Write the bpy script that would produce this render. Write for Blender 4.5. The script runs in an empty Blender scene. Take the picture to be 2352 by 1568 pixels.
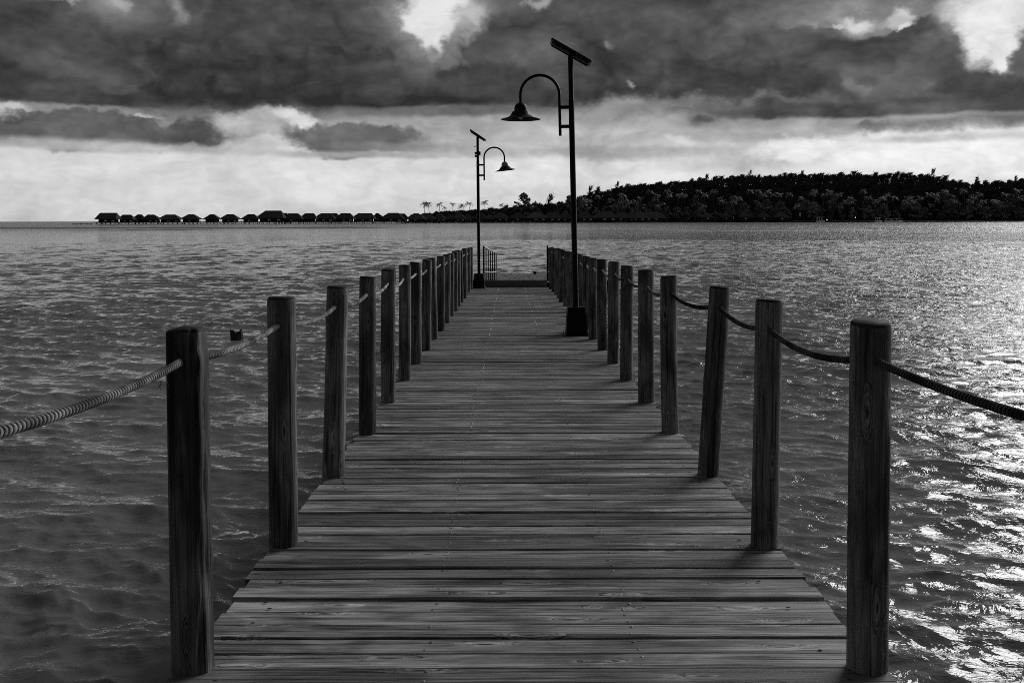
import bpy, bmesh, math, random
import numpy as np
from mathutils import Vector, Matrix

R = math.radians
scene = bpy.context.scene
COL = scene.collection

# ---------------------------------------------------------------- camera
CAM_Z = 2.3                      # eye height above the lagoon, metres
F = 2287.0                       # focal length in px of a 2352 px wide picture
VX, VY = 1167.0, 507.0           # where the level view axis meets that picture
cam_d = bpy.data.cameras.new('camera')
cam_d.sensor_width = 36.0
cam_d.lens = 36.0 * F / 2352.0
cam_d.shift_x = (1176.0 - VX) / 2352.0
cam_d.shift_y = -(784.0 - VY) / 2352.0
cam_d.clip_start = 0.1
cam_d.clip_end = 60000.0
cam = bpy.data.objects.new('camera', cam_d)
COL.objects.link(cam)
cam.matrix_world = Matrix.Translation((0, 0, CAM_Z)) @ Matrix.Rotation(R(90), 4, 'X') @ Matrix.Rotation(R(-0.1), 4, 'Z')
scene.camera = cam

# ---------------------------------------------------------------- light and exposure
SUN_AZ, SUN_EL = 44.0, 24.0      # degrees right of the view axis, above the horizon
SUN_STRENGTH, SUN_ANGLE = 1.4, 34.0
sun_d = bpy.data.lights.new('sun', 'SUN')
sun_d.energy = SUN_STRENGTH
sun_d.angle = R(SUN_ANGLE)
sun_d.color = (1.0, 1.0, 1.0)
sun = bpy.data.objects.new('sun', sun_d)
COL.objects.link(sun)
_sd = Vector((math.sin(R(SUN_AZ)) * math.cos(R(SUN_EL)), math.cos(R(SUN_AZ)) * math.cos(R(SUN_EL)), math.sin(R(SUN_EL))))
sun.rotation_euler = (-_sd).to_track_quat('-Z', 'Y').to_euler()
sun.location = _sd * 200

scene.view_settings.view_transform = 'Standard'
scene.view_settings.look = 'None'
scene.view_settings.exposure = 0.62
scene.view_settings.gamma = 1.0
scene.view_settings.use_curve_mapping = False
scene.cycles.use_denoising = False
scene.cycles.filter_width = 0.85
scene.cycles.max_bounces = 5
scene.cycles.diffuse_bounces = 2
scene.cycles.glossy_bounces = 3
scene.cycles.caustics_reflective = False
scene.cycles.caustics_refractive = False
scene.cycles.sample_clamp_indirect = 4.0


class G:
    """small helper to write node graphs"""
    def __init__(self, nt):
        self.nt = nt
        nt.nodes.clear()

    def n(self, kind, *args, **kw):
        nd = self.nt.nodes.new(kind)
        for k, v in kw.items():
            if k.startswith('i_'):
                self.put(nd.inputs[k[2:].replace('_', ' ')], v)
            else:
                setattr(nd, k, v)
        for i, v in enumerate(args):
            if v is not None:
                self.put(nd.inputs[i], v)
        return nd

    def put(self, sock, v):
        if hasattr(v, 'is_output') or isinstance(v, bpy.types.NodeSocket):
            self.nt.links.new(v, sock)
        elif isinstance(v, bpy.types.Node):
            self.nt.links.new(v.outputs[0], sock)
        else:
            sock.default_value = v

    def m(self, op, a, b=None, c=None, clamp=False):
        nd = self.nt.nodes.new('ShaderNodeMath')
        nd.operation = op
        nd.use_clamp = clamp
        for i, v in enumerate((a, b, c)):
            if v is not None:
                self.put(nd.inputs[i], v)
        return nd.outputs[0]

    def v(self, op, a, b=None, c=None):
        nd = self.nt.nodes.new('ShaderNodeVectorMath')
        nd.operation = op
        for i, v in enumerate((a, b, c)):
            if v is not None:
                self.put(nd.inputs[i], v)
        return nd.outputs['Value'] if op in ('LENGTH', 'DOT_PRODUCT', 'DISTANCE') else nd.outputs[0]

    def mr(self, val, a, b, c, d, smooth=False):
        nd = self.nt.nodes.new('ShaderNodeMapRange')
        nd.interpolation_type = 'SMOOTHSTEP' if smooth else 'LINEAR'
        for i, v in enumerate((val, a, b, c, d)):
            self.put(nd.inputs[i], v)
        return nd.outputs[0]

    def mix(self, f, a, b):
        nd = self.nt.nodes.new('ShaderNodeMix')
        nd.data_type = 'FLOAT'
        for i, v in zip((0, 2, 3), (f, a, b)):
            self.put(nd.inputs[i], v)
        return nd.outputs[0]

    def noise(self, vec, scale, detail=2.0, rough=0.5, dist=0.0, color=False):
        nd = self.nt.nodes.new('ShaderNodeTexNoise')
        self.put(nd.inputs['Vector'], vec)
        nd.inputs['Scale'].default_value = scale
        nd.inputs['Detail'].default_value = detail
        nd.inputs['Roughness'].default_value = rough
        nd.inputs['Distortion'].default_value = dist
        return nd.outputs[1 if color else 0]

    def ramp(self, fac, stops):
        nd = self.nt.nodes.new('ShaderNodeValToRGB')
        cr = nd.color_ramp
        while len(cr.elements) < len(stops):
            cr.elements.new(0.5)
        for e, (p, v) in zip(cr.elements, stops):
            e.position = p
            e.color = (v, v, v, 1)
        self.put(nd.inputs[0], fac)
        return nd.outputs[0]


# ---------------------------------------------------------------- sky: heavy broken cloud over a pale horizon
world = bpy.data.worlds.new('World')
scene.world = world
world.use_nodes = True
world.cycles.sampling_method = 'NONE'
g = G(world.node_tree)
tc = g.n('ShaderNodeTexCoord')
dirv = tc.outputs['Generated']
sep = g.n('ShaderNodeSeparateXYZ', dirv)
dx, dy, dz = sep.outputs
az = g.m('MULTIPLY', g.m('ARCTAN2', dx, dy), 57.29578)
el = g.m('MULTIPLY', g.m('ARCSINE', g.m('MINIMUM', g.m('ABSOLUTE', dz), 0.9999)), 57.29578)
flat = g.v('MULTIPLY', dirv, (1.0, 1.0, 1.9))
puff = g.v('MULTIPLY', dirv, (1.0, 1.0, 1.25))
w1 = g.v('SUBTRACT', g.noise(flat, 8.0, 3.0, 0.55, color=True), (0.5, 0.5, 0.5))
w2 = g.v('SUBTRACT', g.noise(puff, 22.0, 5.0, 0.6, color=True), (0.5, 0.5, 0.5))
pos = g.n('ShaderNodeCombineXYZ', az, el).outputs[0]
P = g.v('MULTIPLY_ADD', w1, (3.4, 1.3, 0.0), pos)
P = g.v('MULTIPLY_ADD', w2, (3.4, 2.6, 0.0), P)
Psoft = g.v('MULTIPLY_ADD', w1, (3.0, 0.7, 0.0), pos)
Psoft = g.v('MULTIPLY_ADD', w2, (1.3, 0.5, 0.0), Psoft)
es = g.n('ShaderNodeSeparateXYZ', Psoft).outputs[1]


def sky_deg(px, py):
    a = math.atan((px - VX) / F)
    return math.degrees(a), math.degrees(math.atan((VY - py) / F * math.cos(a)))


def el_stop(py):
    return max(0.0, sky_deg(VX, py)[1]) / 20.0


bright = g.ramp(g.m('DIVIDE', es, 20.0, clamp=True),
                [(el_stop(507), .835), (el_stop(400), .87), (el_stop(350), .855), (el_stop(328), .76), (el_stop(300), .62),
                 (el_stop(262), .52), (el_stop(244), .345), (el_stop(215), .295), (el_stop(120), .315), (el_stop(0), .325)])


def blob(px, py, rx, ry, val, soft=0.3, sm=False):
    """one bank of cloud or one gap: centre, half sizes, brightness, softness of the edge"""
    global bright
    a, e = sky_deg(px, py)
    kx, ky = 40.0 / rx, 40.0 / ry
    d = g.v('LENGTH', g.v('MULTIPLY_ADD', Psoft if sm else P, (kx, ky, 0), (-a * kx, -e * ky, 0)))
    f = g.mr(d, 1.0 + soft, max(0.0, 1.0 - soft), 0.0, 1.0, True)
    bright = g.mix(f, bright, val)


for b in [
    # upper deck of dark cloud: broad lighter and darker masses
    (270, 130, 130, 70, .345, .7), (420, 190, 110, 45, .265, .8), (700, 200, 300, 40, .27, .8), (120, 205, 160, 20, .30, .7),
    (850, 90, 140, 60, .30, .8), (640, 60, 160, 60, .345, .8), (1180, 130, 150, 60, .315, .8), (1120, 215, 180, 22, .285, .7),
    (1960, 22, 250, 46, .46, .7), (2120, 120, 130, 90, .40, .7), (1725, 165, 110, 18, .40, .8), (1560, 60, 130, 60, .36, .8),
    (1860, 150, 170, 60, .315, .7), (1520, 190, 110, 50, .285, .8), (2180, 185, 50, 40, .44, .8), (1975, 182, 26, 26, .42, .5),
    (1960, 128, 36, 22, .30, .5),
    (1000, 50, 190, 120, .40, .9), (2260, 90, 190, 130, .44, .9), (60, 20, 200, 50, .36, .9),
    (1005, 36, 92, 98, .56, .8), (1960, 50, 100, 36, .56, .9), (2058, 38, 62, 34, .56, .9), (2285, 66, 118, 96, .60, .8), (165, 4, 66, 32, .48, .9),
    # billows standing one in front of the other
    (95, 70, 120, 52, .335, .16), (230, 150, 150, 50, .35, .14), (330, 110, 70, 40, .355, .16), (420, 150, 80, 50, .285, .18), (520, 90, 100, 60, .33, .16),
    (610, 165, 110, 36, .295, .16), (740, 70, 90, 60, .345, .16), (800, 150, 110, 44, .29, .16), (1150, 90, 80, 60, .335, .14), (1120, 170, 120, 34, .30, .18),
    (1300, 60, 70, 50, .36, .16), (1500, 110, 90, 56, .32, .16), (1640, 90, 80, 46, .37, .16), (1760, 190, 120, 30, .31, .18), (1830, 110, 90, 40, .34, .16),
    (1990, 130, 100, 44, .335, .16), (2110, 90, 62, 56, .365, .14), (2170, 150, 90, 48, .385, .14), (2290, 200, 110, 34, .35, .18), (180, 225, 190, 14, .28, .3, True), (900, 232, 260, 12, .265, .3, True),
    # gaps along the top
    (330, 25, 150, 45, .40, .7), (160, 0, 32, 17, .70, .5), (268, 22, 34, 26, .50, .9), (292, 14, 14, 14, .60, .8), (398, 24, 17, 24, .58, .9),
    (960, 30, 46, 60, .52, .6), (1003, 18, 54, 66, .97, .4), (1000, 78, 32, 36, .93, .35), (994, 118, 16, 20, .55, .6),
    (1084, 42, 34, 32, .72, .8), (1236, -2, 24, 14, .64, .7), (1397, 120, 11, 11, .50, .9), (1441, 203, 8, 8, .58, .9),
    (1935, 56, 60, 26, .60, .8), (1950, 52, 40, 15, .84, .6), (1888, 64, 18, 6, .78, .5), (2052, 36, 30, 15, .82, .6), (2068, 50, 10, 11, .92, .4),
    (2340, 26, 140, 66, .90, .4), (2258, 80, 50, 58, .94, .4), (2296, 124, 34, 38, .90, .3), (2420, 70, 70, 70, .85, .4), (2362, 128, 34, 48, .43, .35),
    # left: long dark bar, its pale ends, the second cloud
    (10, 257, 56, 18, .74, .4), (255, 291, 250, 33, .375, .18), (60, 302, 130, 24, .41, .3), (170, 326, 220, 12, .66, .7, True), (330, 336, 190, 10, .72, .8, True),
    (338, 258, 16, 5, .68, .6), (580, 286, 95, 34, .67, .3), (520, 276, 34, 20, .76, .9), (672, 272, 40, 15, .88, .6), (715, 280, 44, 16, .90, .6),
    (1060, 298, 190, 44, .655, .5, True), (1020, 257, 230, 10, .45, .6, True),
    (812, 320, 150, 34, .385, .2), (752, 304, 48, 30, .385, .22), (905, 338, 140, 12, .49, .5, True), (820, 355, 190, 8, .64, .7, True),
    (1180, 345, 190, 14, .68, .7, True), (610, 330, 60, 14, .80, .6),
    # right: lighter shelf under the deck, its bars and streaks
    (1440, 272, 190, 36, .63, .5), (1600, 270, 100, 36, .62, .5), (1730, 243, 170, 24, .47, .6), (1480, 262, 60, 14, .56, .7),
    (2060, 249, 330, 19, .335, .35, True), (2400, 235, 260, 22, .36, .4, True), (1790, 250, 60, 18, .36, .5), (1645, 284, 38, 15, .42, .4), (1700, 296, 60, 10, .52, .7),
    (2010, 281, 330, 10, .64, .7, True), (2000, 288, 40, 12, .46, .6), (2240, 285, 170, 15, .49, .5, True), (1745, 308, 190, 14, .69, .7, True),
    (1350, 312, 230, 20, .69, .7, True), (1420, 352, 260, 17, .67, .6, True), (2190, 362, 330, 54, .955, .5), (2150, 322, 190, 9, .80, .7, True),
    (1680, 372, 150, 22, .77, .7, True), (1570, 328, 46, 9, .82, .9), (1815, 350, 62, 22, .97, .6), (1885, 344, 22, 14, .97, .5), (1960, 352, 50, 14, .86, .8),
    (1290, 398, 130, 24, .90, .7),
]:
    blob(*b)

# broken cover carries on overhead and behind in the same way
up = g.noise(flat, 2.6, 4.0, 0.6, 0.3)
gap = g.m('MULTIPLY', g.mr(up, 0.60, 0.70, 0.0, 0.5, True), g.mr(el, 13.5, 17.0, 0.0, 1.0, True))
bright = g.m('ADD', bright, gap)
# billows
n1 = g.m('SUBTRACT', g.noise(flat, 9.0, 5.0, 0.52, 0.9), 0.5)
n2 = g.m('SUBTRACT', g.noise(g.v('MULTIPLY', dirv, (1, 1, 2.0)), 38.0, 4.0, 0.55, 1.0), 0.5)
bil = g.m('ABSOLUTE', g.m('SUBTRACT', g.noise(g.v('MULTIPLY_ADD', w1, (0.10, 0.10, 0.10), flat), 6.5, 4.0, 0.5), 0.5))
bil2 = g.m('ABSOLUTE', g.m('SUBTRACT', g.noise(g.v('MULTIPLY_ADD', w2, (0.03, 0.03, 0.03), puff), 27.0, 3.0, 0.5), 0.5))
bl = g.m('ADD', g.m('MULTIPLY', bil, 0.85), g.m('MULTIPLY', bil2, 0.35))
bright = g.m('ADD', bright, g.m('MULTIPLY', g.m('SUBTRACT', bl, 0.115), g.mr(bright, 0.3, 0.9, 0.75, 0.45)))
amp = g.mr(bright, 0.3, 0.85, 0.14, 0.28)
bright = g.m('ADD', bright, g.m('MULTIPLY', n1, amp))
bright = g.m('ADD', bright, g.m('MULTIPLY', n2, g.mr(bright, 0.3, 0.9, 0.09, 0.22)))
bright = g.m('MINIMUM', g.m('MAXIMUM', bright, 0.2), 0.985)
cloud = g.m('POWER', bright, 2.25)
sky = g.n('ShaderNodeTexSky', sky_type='NISHITA', sun_disc=False, sun_elevation=R(SUN_EL), sun_rotation=R(SUN_AZ))
sky_bw = g.n('ShaderNodeRGBToBW', sky.outputs[0]).outputs[0]
clear = g.m('MINIMUM', g.m('MULTIPLY', sky_bw, 0.07), 1.0)
cover = g.mr(bright, 0.72, 0.98, 1.0, 0.75)
lum = g.m('ADD', g.m('MULTIPLY', cloud, cover), g.m('MULTIPLY', clear, g.m('SUBTRACT', 1.0, cover)))
bg = g.n('ShaderNodeBackground', lum, 0.66)
g.n('ShaderNodeOutputWorld', bg.outputs[0])


# ---------------------------------------------------------------- materials
def new_mat(name):
    m = bpy.data.materials.new(name)
    m.use_nodes = True
    return m, G(m.node_tree)


def finish(g, col, rough=0.6, bump=None, strength=0.4, dist=0.01, spec=0.3, metal=0.0):
    p = g.n('ShaderNodeBsdfPrincipled')
    g.put(p.inputs['Base Color'], col)
    g.put(p.inputs['Roughness'], rough)
    g.put(p.inputs['Specular IOR Level'], spec)
    g.put(p.inputs['Metallic'], metal)
    if bump is not None:
        b = g.n('ShaderNodeBump')
        b.inputs['Strength'].default_value = strength
        b.inputs['Distance'].default_value = dist
        g.put(b.inputs['Height'], bump)
        g.put(p.inputs['Normal'], b.outputs[0])
    g.n('ShaderNodeOutputMaterial', p.outputs[0])
    return p


def obj_coords(g):
    tc = g.n('ShaderNodeTexCoord')
    oi = g.n('ShaderNodeObjectInfo')
    r = oi.outputs['Random']
    off = g.n('ShaderNodeCombineXYZ', g.m('MULTIPLY', r, 37.0), g.m('MULTIPLY', r, 91.0), g.m('MULTIPLY', r, 53.0)).outputs[0]
    return tc.outputs['Object'], g.v('ADD', tc.outputs['Object'], off), r


def wood(name, axis, lo, hi, tone=(0.6, 1.2), k=1.0, rough=(0.5, 0.75), cracks=0.5, stain=0.6):
    """weathered timber, grain along the given axis"""
    m, g = new_mat(name)
    raw, p, r = obj_coords(g)
    if axis == 'X':
        st = lambda a, b: g.v('MULTIPLY', p, (a, b, b))
        kv = g.v('MULTIPLY', p, (1.7, 8.0, 0.0))
    elif axis == 'Y':
        st = lambda a, b: g.v('MULTIPLY', p, (b, a, b))
        kv = g.v('MULTIPLY', p, (8.5, 1.5, 0.0))
    else:
        st = lambda a, b: g.v('MULTIPLY', p, (b, b, a))
        rs_ = g.n('ShaderNodeSeparateXYZ', raw).outputs
        kv = g.n('ShaderNodeCombineXYZ', g.m('MULTIPLY_ADD', g.m('ARCTAN2', rs_[1], rs_[0]), 0.75, g.m('MULTIPLY', r, 50.0)),
                 g.m('MULTIPLY_ADD', rs_[2], 2.4, g.m('MULTIPLY', r, 71.0))).outputs[0]
    vo = g.n('ShaderNodeTexVoronoi', feature='F1', voronoi_dimensions='2D')
    g.put(vo.inputs['Vector'], kv)
    vo.inputs['Scale'].default_value = 1.0
    has = g.m('GREATER_THAN', g.n('ShaderNodeSeparateColor', vo.outputs['Color']).outputs[0], 0.30)
    wob = g.noise(st(6 * k, 30 * k), 1.0, 2.0)
    d = g.m('ADD', vo.outputs['Distance'], g.m('MULTIPLY', wob, 0.08))
    kn = g.m('MULTIPLY', g.mr(d, 0.04, 0.30, 1.0, 0.0, True), has)
    core = g.m('MULTIPLY', g.mr(d, 0.05, 0.12, 1.0, 0.0, True), has)
    swirl = g.v('SCALE', (0.0, 1.0, 0.4))
    nd = swirl.node
    g.put(nd.inputs['Scale'], g.m('MULTIPLY', kn, 5.0))
    gv = g.v('ADD', st(2.0 * k, 90.0 * k), swirl)
    n1 = g.noise(gv, 1.0, 5.0, 0.62, 0.7)
    n2 = g.noise(st(0.9 * k, 17.0 * k), 1.0, 3.0, 0.55, 0.3)
    n3 = g.noise(st(7.0 * k, 260.0 * k), 1.0, 2.0, 0.65)
    big = g.noise(st(2.2 * k, 5.0 * k), 1.0, 3.0, 0.6, 0.5)
    f = g.m('ADD', g.m('ADD', g.m('MULTIPLY', n1, 0.52), g.m('MULTIPLY', n2, 0.28)), g.m('MULTIPLY', n3, 0.20))
    f = g.mr(f, 0.39, 0.62, 0.0, 1.0)
    v = g.mix(f, lo, hi)
    v = g.m('MULTIPLY', v, g.mr(r, 0.0, 1.0, tone[0], tone[1]))
    v = g.m('MULTIPLY', v, g.mr(big, 0.38, 0.60, 1.0 - stain, 1.0, True))
    crack = g.mr(g.noise(g.v('ADD', st(1.0 * k, 38.0 * k), swirl), 1.0, 2.0, 0.4, 0.4), 0.32, 0.39, 0.0, 1.0, True)
    crack = g.mix(cracks, 1.0, crack)
    v = g.m('MULTIPLY', v, g.mr(crack, 0.0, 1.0, 0.25, 1.0))
    rim = g.m('MULTIPLY', g.m('SUBTRACT', kn, core), 0.8)
    v = g.m('MULTIPLY', v, g.m('ADD', 1.0, g.m('SUBTRACT', rim, g.m('MULTIPLY', core, 0.7))))
    h = g.m('ADD', g.m('MULTIPLY', n1, 0.6), g.m('ADD', g.m('MULTIPLY', n3, 0.25), g.m('MULTIPLY', crack, 0.5)))
    finish(g, v, g.mr(n2, 0.3, 0.7, rough[0], rough[1]), h, 0.8, 0.008, 0.3)
    return m


def plain(name, v, var=0.25, scale=8.0, rough=0.5, spec=0.4, metal=0.0, bump=0.15, stretch=(1, 1, 1)):
    m, g = new_mat(name)
    raw, p, r = obj_coords(g)
    q = g.v('MULTIPLY', p, stretch)
    n = g.noise(q, scale, 5.0, 0.6)
    val = g.m('MULTIPLY', v, g.mr(n, 0.3, 0.7, 1 - var, 1 + var))
    val = g.m('MULTIPLY', val, g.mr(r, 0, 1, 1 - var * 0.5, 1 + var * 0.5))
    finish(g, val, g.mr(n, 0.3, 0.7, max(0.05, rough - 0.1), min(1, rough + 0.1)), n, bump, 0.02, spec, metal)
    return m


M = {}
M['plank'] = wood('weathered_plank_wood', 'X', 0.022, 0.54, (0.48, 1.42), 1.0, (0.38, 0.62), 0.9, 0.5)
M['joist'] = wood('dark_joist_wood', 'Y', 0.02, 0.07)
M['post'] = wood('rough_post_wood', 'Z', 0.02, 0.32, (0.75, 1.15), 0.8, (0.55, 0.8), 0.9, 0.65)
M['old_post'] = wood('split_blackened_post_wood', 'Z', 0.015, 0.30, (0.95, 1.05), 0.7, (0.6, 0.85), 1.0, 0.82)
M['post_top'] = plain('dark_weathered_post_top', 0.03, 0.4, 40.0, 0.8, 0.2)
M['dock'] = wood('floating_dock_wood', 'Y', 0.05, 0.22, (0.8, 1.1))
M['riser'] = plain('painted_threshold_board', 0.11, 0.2, 5.0, 0.7, 0.2, stretch=(1, 8, 8))
M['lamp'] = plain('black_painted_steel', 0.006, 0.3, 20.0, 0.5, 0.15)
M['lamp_grey'] = plain('grey_lamp_housing', 0.22, 0.15, 20.0, 0.5, 0.3)
M['panel'] = plain('solar_panel_glass', 0.008, 0.2, 6.0, 0.35, 0.3, bump=0.0)
M['rail_dark'] = plain('galvanised_mounting_rail', 0.10, 0.2, 6.0, 0.6, 0.2, bump=0.0)
M['steel'] = plain('brushed_steel_rail', 0.45, 0.15, 40.0, 0.35, 0.5, 0.8)
M['screw'] = plain('bright_screw_head', 0.42, 0.2, 40.0, 0.3, 0.5, 0.9)
M['glass'] = plain('lamp_glass', 0.5, 0.1, 20.0, 0.15, 0.5)
M['stump'] = plain('wet_black_stump_wood', 0.02, 0.5, 12.0, 0.7, 0.3, stretch=(3, 3, 0.6), bump=0.6)
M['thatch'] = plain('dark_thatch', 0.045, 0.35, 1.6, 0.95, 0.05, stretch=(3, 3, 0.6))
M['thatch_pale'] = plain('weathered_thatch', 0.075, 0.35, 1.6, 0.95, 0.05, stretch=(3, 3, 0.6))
M['wall'] = plain('dark_timber_wall', 0.03, 0.4, 0.8, 0.85, 0.1)
M['stilt'] = plain('dark_stilt', 0.02, 0.4, 1.0, 0.85, 0.1)
M['window'] = plain('pale_sky_toned_window', 0.55, 0.2, 0.6, 0.4, 0.4)  # bright sky seen through the windows is put into the pane colour
M['white'] = plain('white_boat_paint', 0.75, 0.1, 0.6, 0.4, 0.4)
M['casuarina'] = plain('dark_casuarina_needles', 0.055, 0.5, 0.12, 0.9, 0.05)
M['palm'] = plain('palm_fronds', 0.30, 0.6, 0.5, 0.6, 0.25)
M['leaf'] = plain('broad_leaves', 0.14, 0.6, 0.35, 0.7, 0.2)
M['trunk'] = plain('tree_bark', 0.07, 0.4, 1.0, 0.9, 0.1)
M['ground'] = plain('island_ground', 0.035, 0.5, 0.05, 0.95, 0.05)
M['sand'] = plain('beach_sand', 0.16, 0.3, 0.05, 0.95, 0.05)


def rope_mat(name, k):
    m, g = new_mat(name)
    raw, p, r = obj_coords(g)
    n = g.noise(p, 5.0, 3.0, 0.6)
    n2 = g.noise(p, 160.0, 4.0, 0.7)
    at = g.n('ShaderNodeAttribute', attribute_name='groove').outputs['Fac']
    v = g.mix(g.mr(n, 0.38, 0.62, 0.0, 1.0, True), 0.11, 0.42)
    v = g.m('MULTIPLY', v, g.mr(n2, 0.3, 0.7, 0.7, 1.2))
    v = g.m('MULTIPLY', v, g.mr(at, 0.15, 0.85, 0.05, 1.15, True))
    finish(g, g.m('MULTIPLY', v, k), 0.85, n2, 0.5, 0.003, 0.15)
    return m


M['rope'] = rope_mat('twisted_rope_fibre', 1.0)
M['rope_shaded'] = rope_mat('shade_toned_rope_fibre', 0.22)  # same rope, shade of its unlit side put into the colour


def water_mat():
    m, g = new_mat('lagoon_water')
    geo = g.n('ShaderNodeNewGeometry')
    p = geo.outputs['Position']
    dist = g.v('LENGTH', g.v('MULTIPLY', p, (1, 1, 0)))
    gust = g.noise(g.v('MULTIPLY', p, (0.06, 0.05, 0)), 1.0, 8.0, 0.72, 0.3)
    gust2 = g.noise(g.v('MULTIPLY', p, (0.8, 0.35, 0)), 1.0, 4.0, 0.65, 0.3)
    a = g.noise(g.v('MULTIPLY', p, (3.2, 5.6, 1)), 1.0, 4.0, 0.60, 0.8)
    b = g.noise(g.v('MULTIPLY', p, (9.0, 15.0, 1)), 1.0, 3.0, 0.55, 0.6)
    c = g.noise(g.v('MULTIPLY', p, (0.8, 1.7, 1)), 1.0, 4.0, 0.6, 0.5)
    calm = g.mr(g.m('ADD', g.m('MULTIPLY', gust, 0.6), g.m('MULTIPLY', gust2, 0.4)), 0.38, 0.60, 0.25, 1.35, True)
    ha = g.m('MULTIPLY', a, g.m('MULTIPLY', calm, g.mr(dist, 9.0, 45.0, 0.024, 0.085, True)))
    hb = g.m('MULTIPLY', b, g.m('MULTIPLY', calm, g.mr(dist, 6.0, 40.0, 0.008, 0.020, True)))
    hc = g.m('MULTIPLY', c, g.m('MULTIPLY', calm, g.mr(dist, 20.0, 120.0, 0.0, 0.24, True)))
    h = g.m('ADD', g.m('ADD', ha, hb), hc)
    bp = g.n('ShaderNodeBump')
    bp.inputs['Strength'].default_value = 1.0
    bp.inputs['Distance'].default_value = 1.0
    g.put(bp.inputs['Height'], h)
    pr = g.n('ShaderNodeBsdfPrincipled')
    g.put(pr.inputs['Base Color'], (0.18, 0.18, 0.18, 1))
    g.put(pr.inputs['Roughness'], g.mr(dist, 5.0, 400.0, 0.03, 0.20))
    g.put(pr.inputs['IOR'], 1.333)
    g.put(pr.inputs['Normal'], bp.outputs[0])
    g.n('ShaderNodeOutputMaterial', pr.outputs[0])
    return m


M['water'] = water_mat()


def lit_mat():
    m, g = new_mat('lit_lamp_glass')
    raw, p, r = obj_coords(g)
    n = g.noise(p, 3.0, 2.0)
    e = g.n('ShaderNodeEmission', g.mr(n, 0.2, 0.8, 0.9, 1.0), 3.0)
    g.n('ShaderNodeOutputMaterial', e.outputs[0])
    return m


M['lit'] = lit_mat()


# ---------------------------------------------------------------- building helpers
def tag(o, label=None, cat=None, group=None, kind=None):
    if label: o['label'] = label
    if cat: o['category'] = cat
    if group: o['group'] = group
    if kind: o['kind'] = kind
    return o


def empty(name, loc=(0, 0, 0), rot=(0, 0, 0)):
    o = bpy.data.objects.new(name, None)
    o.empty_display_size = 0.2
    COL.objects.link(o)
    o.location = loc
    o.rotation_euler = rot
    return o


def link(name, me, parent=None, loc=(0, 0, 0), rot=(0, 0, 0), scale=(1, 1, 1)):
    o = bpy.data.objects.new(name, me)
    COL.objects.link(o)
    o.parent = parent
    o.location = loc
    o.rotation_euler = rot
    o.scale = scale
    return o


def mesh(name, verts, faces, mat, smooth=False):
    me = bpy.data.meshes.new(name)
    me.from_pydata([tuple(v) for v in verts], [], [tuple(f) for f in faces])
    me.materials.append(mat)
    if smooth:
        me.polygons.foreach_set('use_smooth', [True] * len(me.polygons))
    me.update()
    return me


def np_mesh(name, V, Fq, mat, smooth=False):
    """fast mesh from numpy arrays, all faces with the same number of corners"""
    V = np.asarray(V, dtype=np.float32); Fq = np.asarray(Fq, dtype=np.int32)
    me = bpy.data.meshes.new(name)
    n, c = Fq.shape
    me.vertices.add(len(V)); me.vertices.foreach_set('co', V.ravel())
    me.loops.add(n * c); me.loops.foreach_set('vertex_index', Fq.ravel())
    me.polygons.add(n); me.polygons.foreach_set('loop_start', np.arange(0, n * c, c, dtype=np.int32))
    if smooth:
        me.polygons.foreach_set('use_smooth', np.ones(n, dtype=bool))
    me.materials.append(mat)
    me.update(calc_edges=True)
    return me


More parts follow.
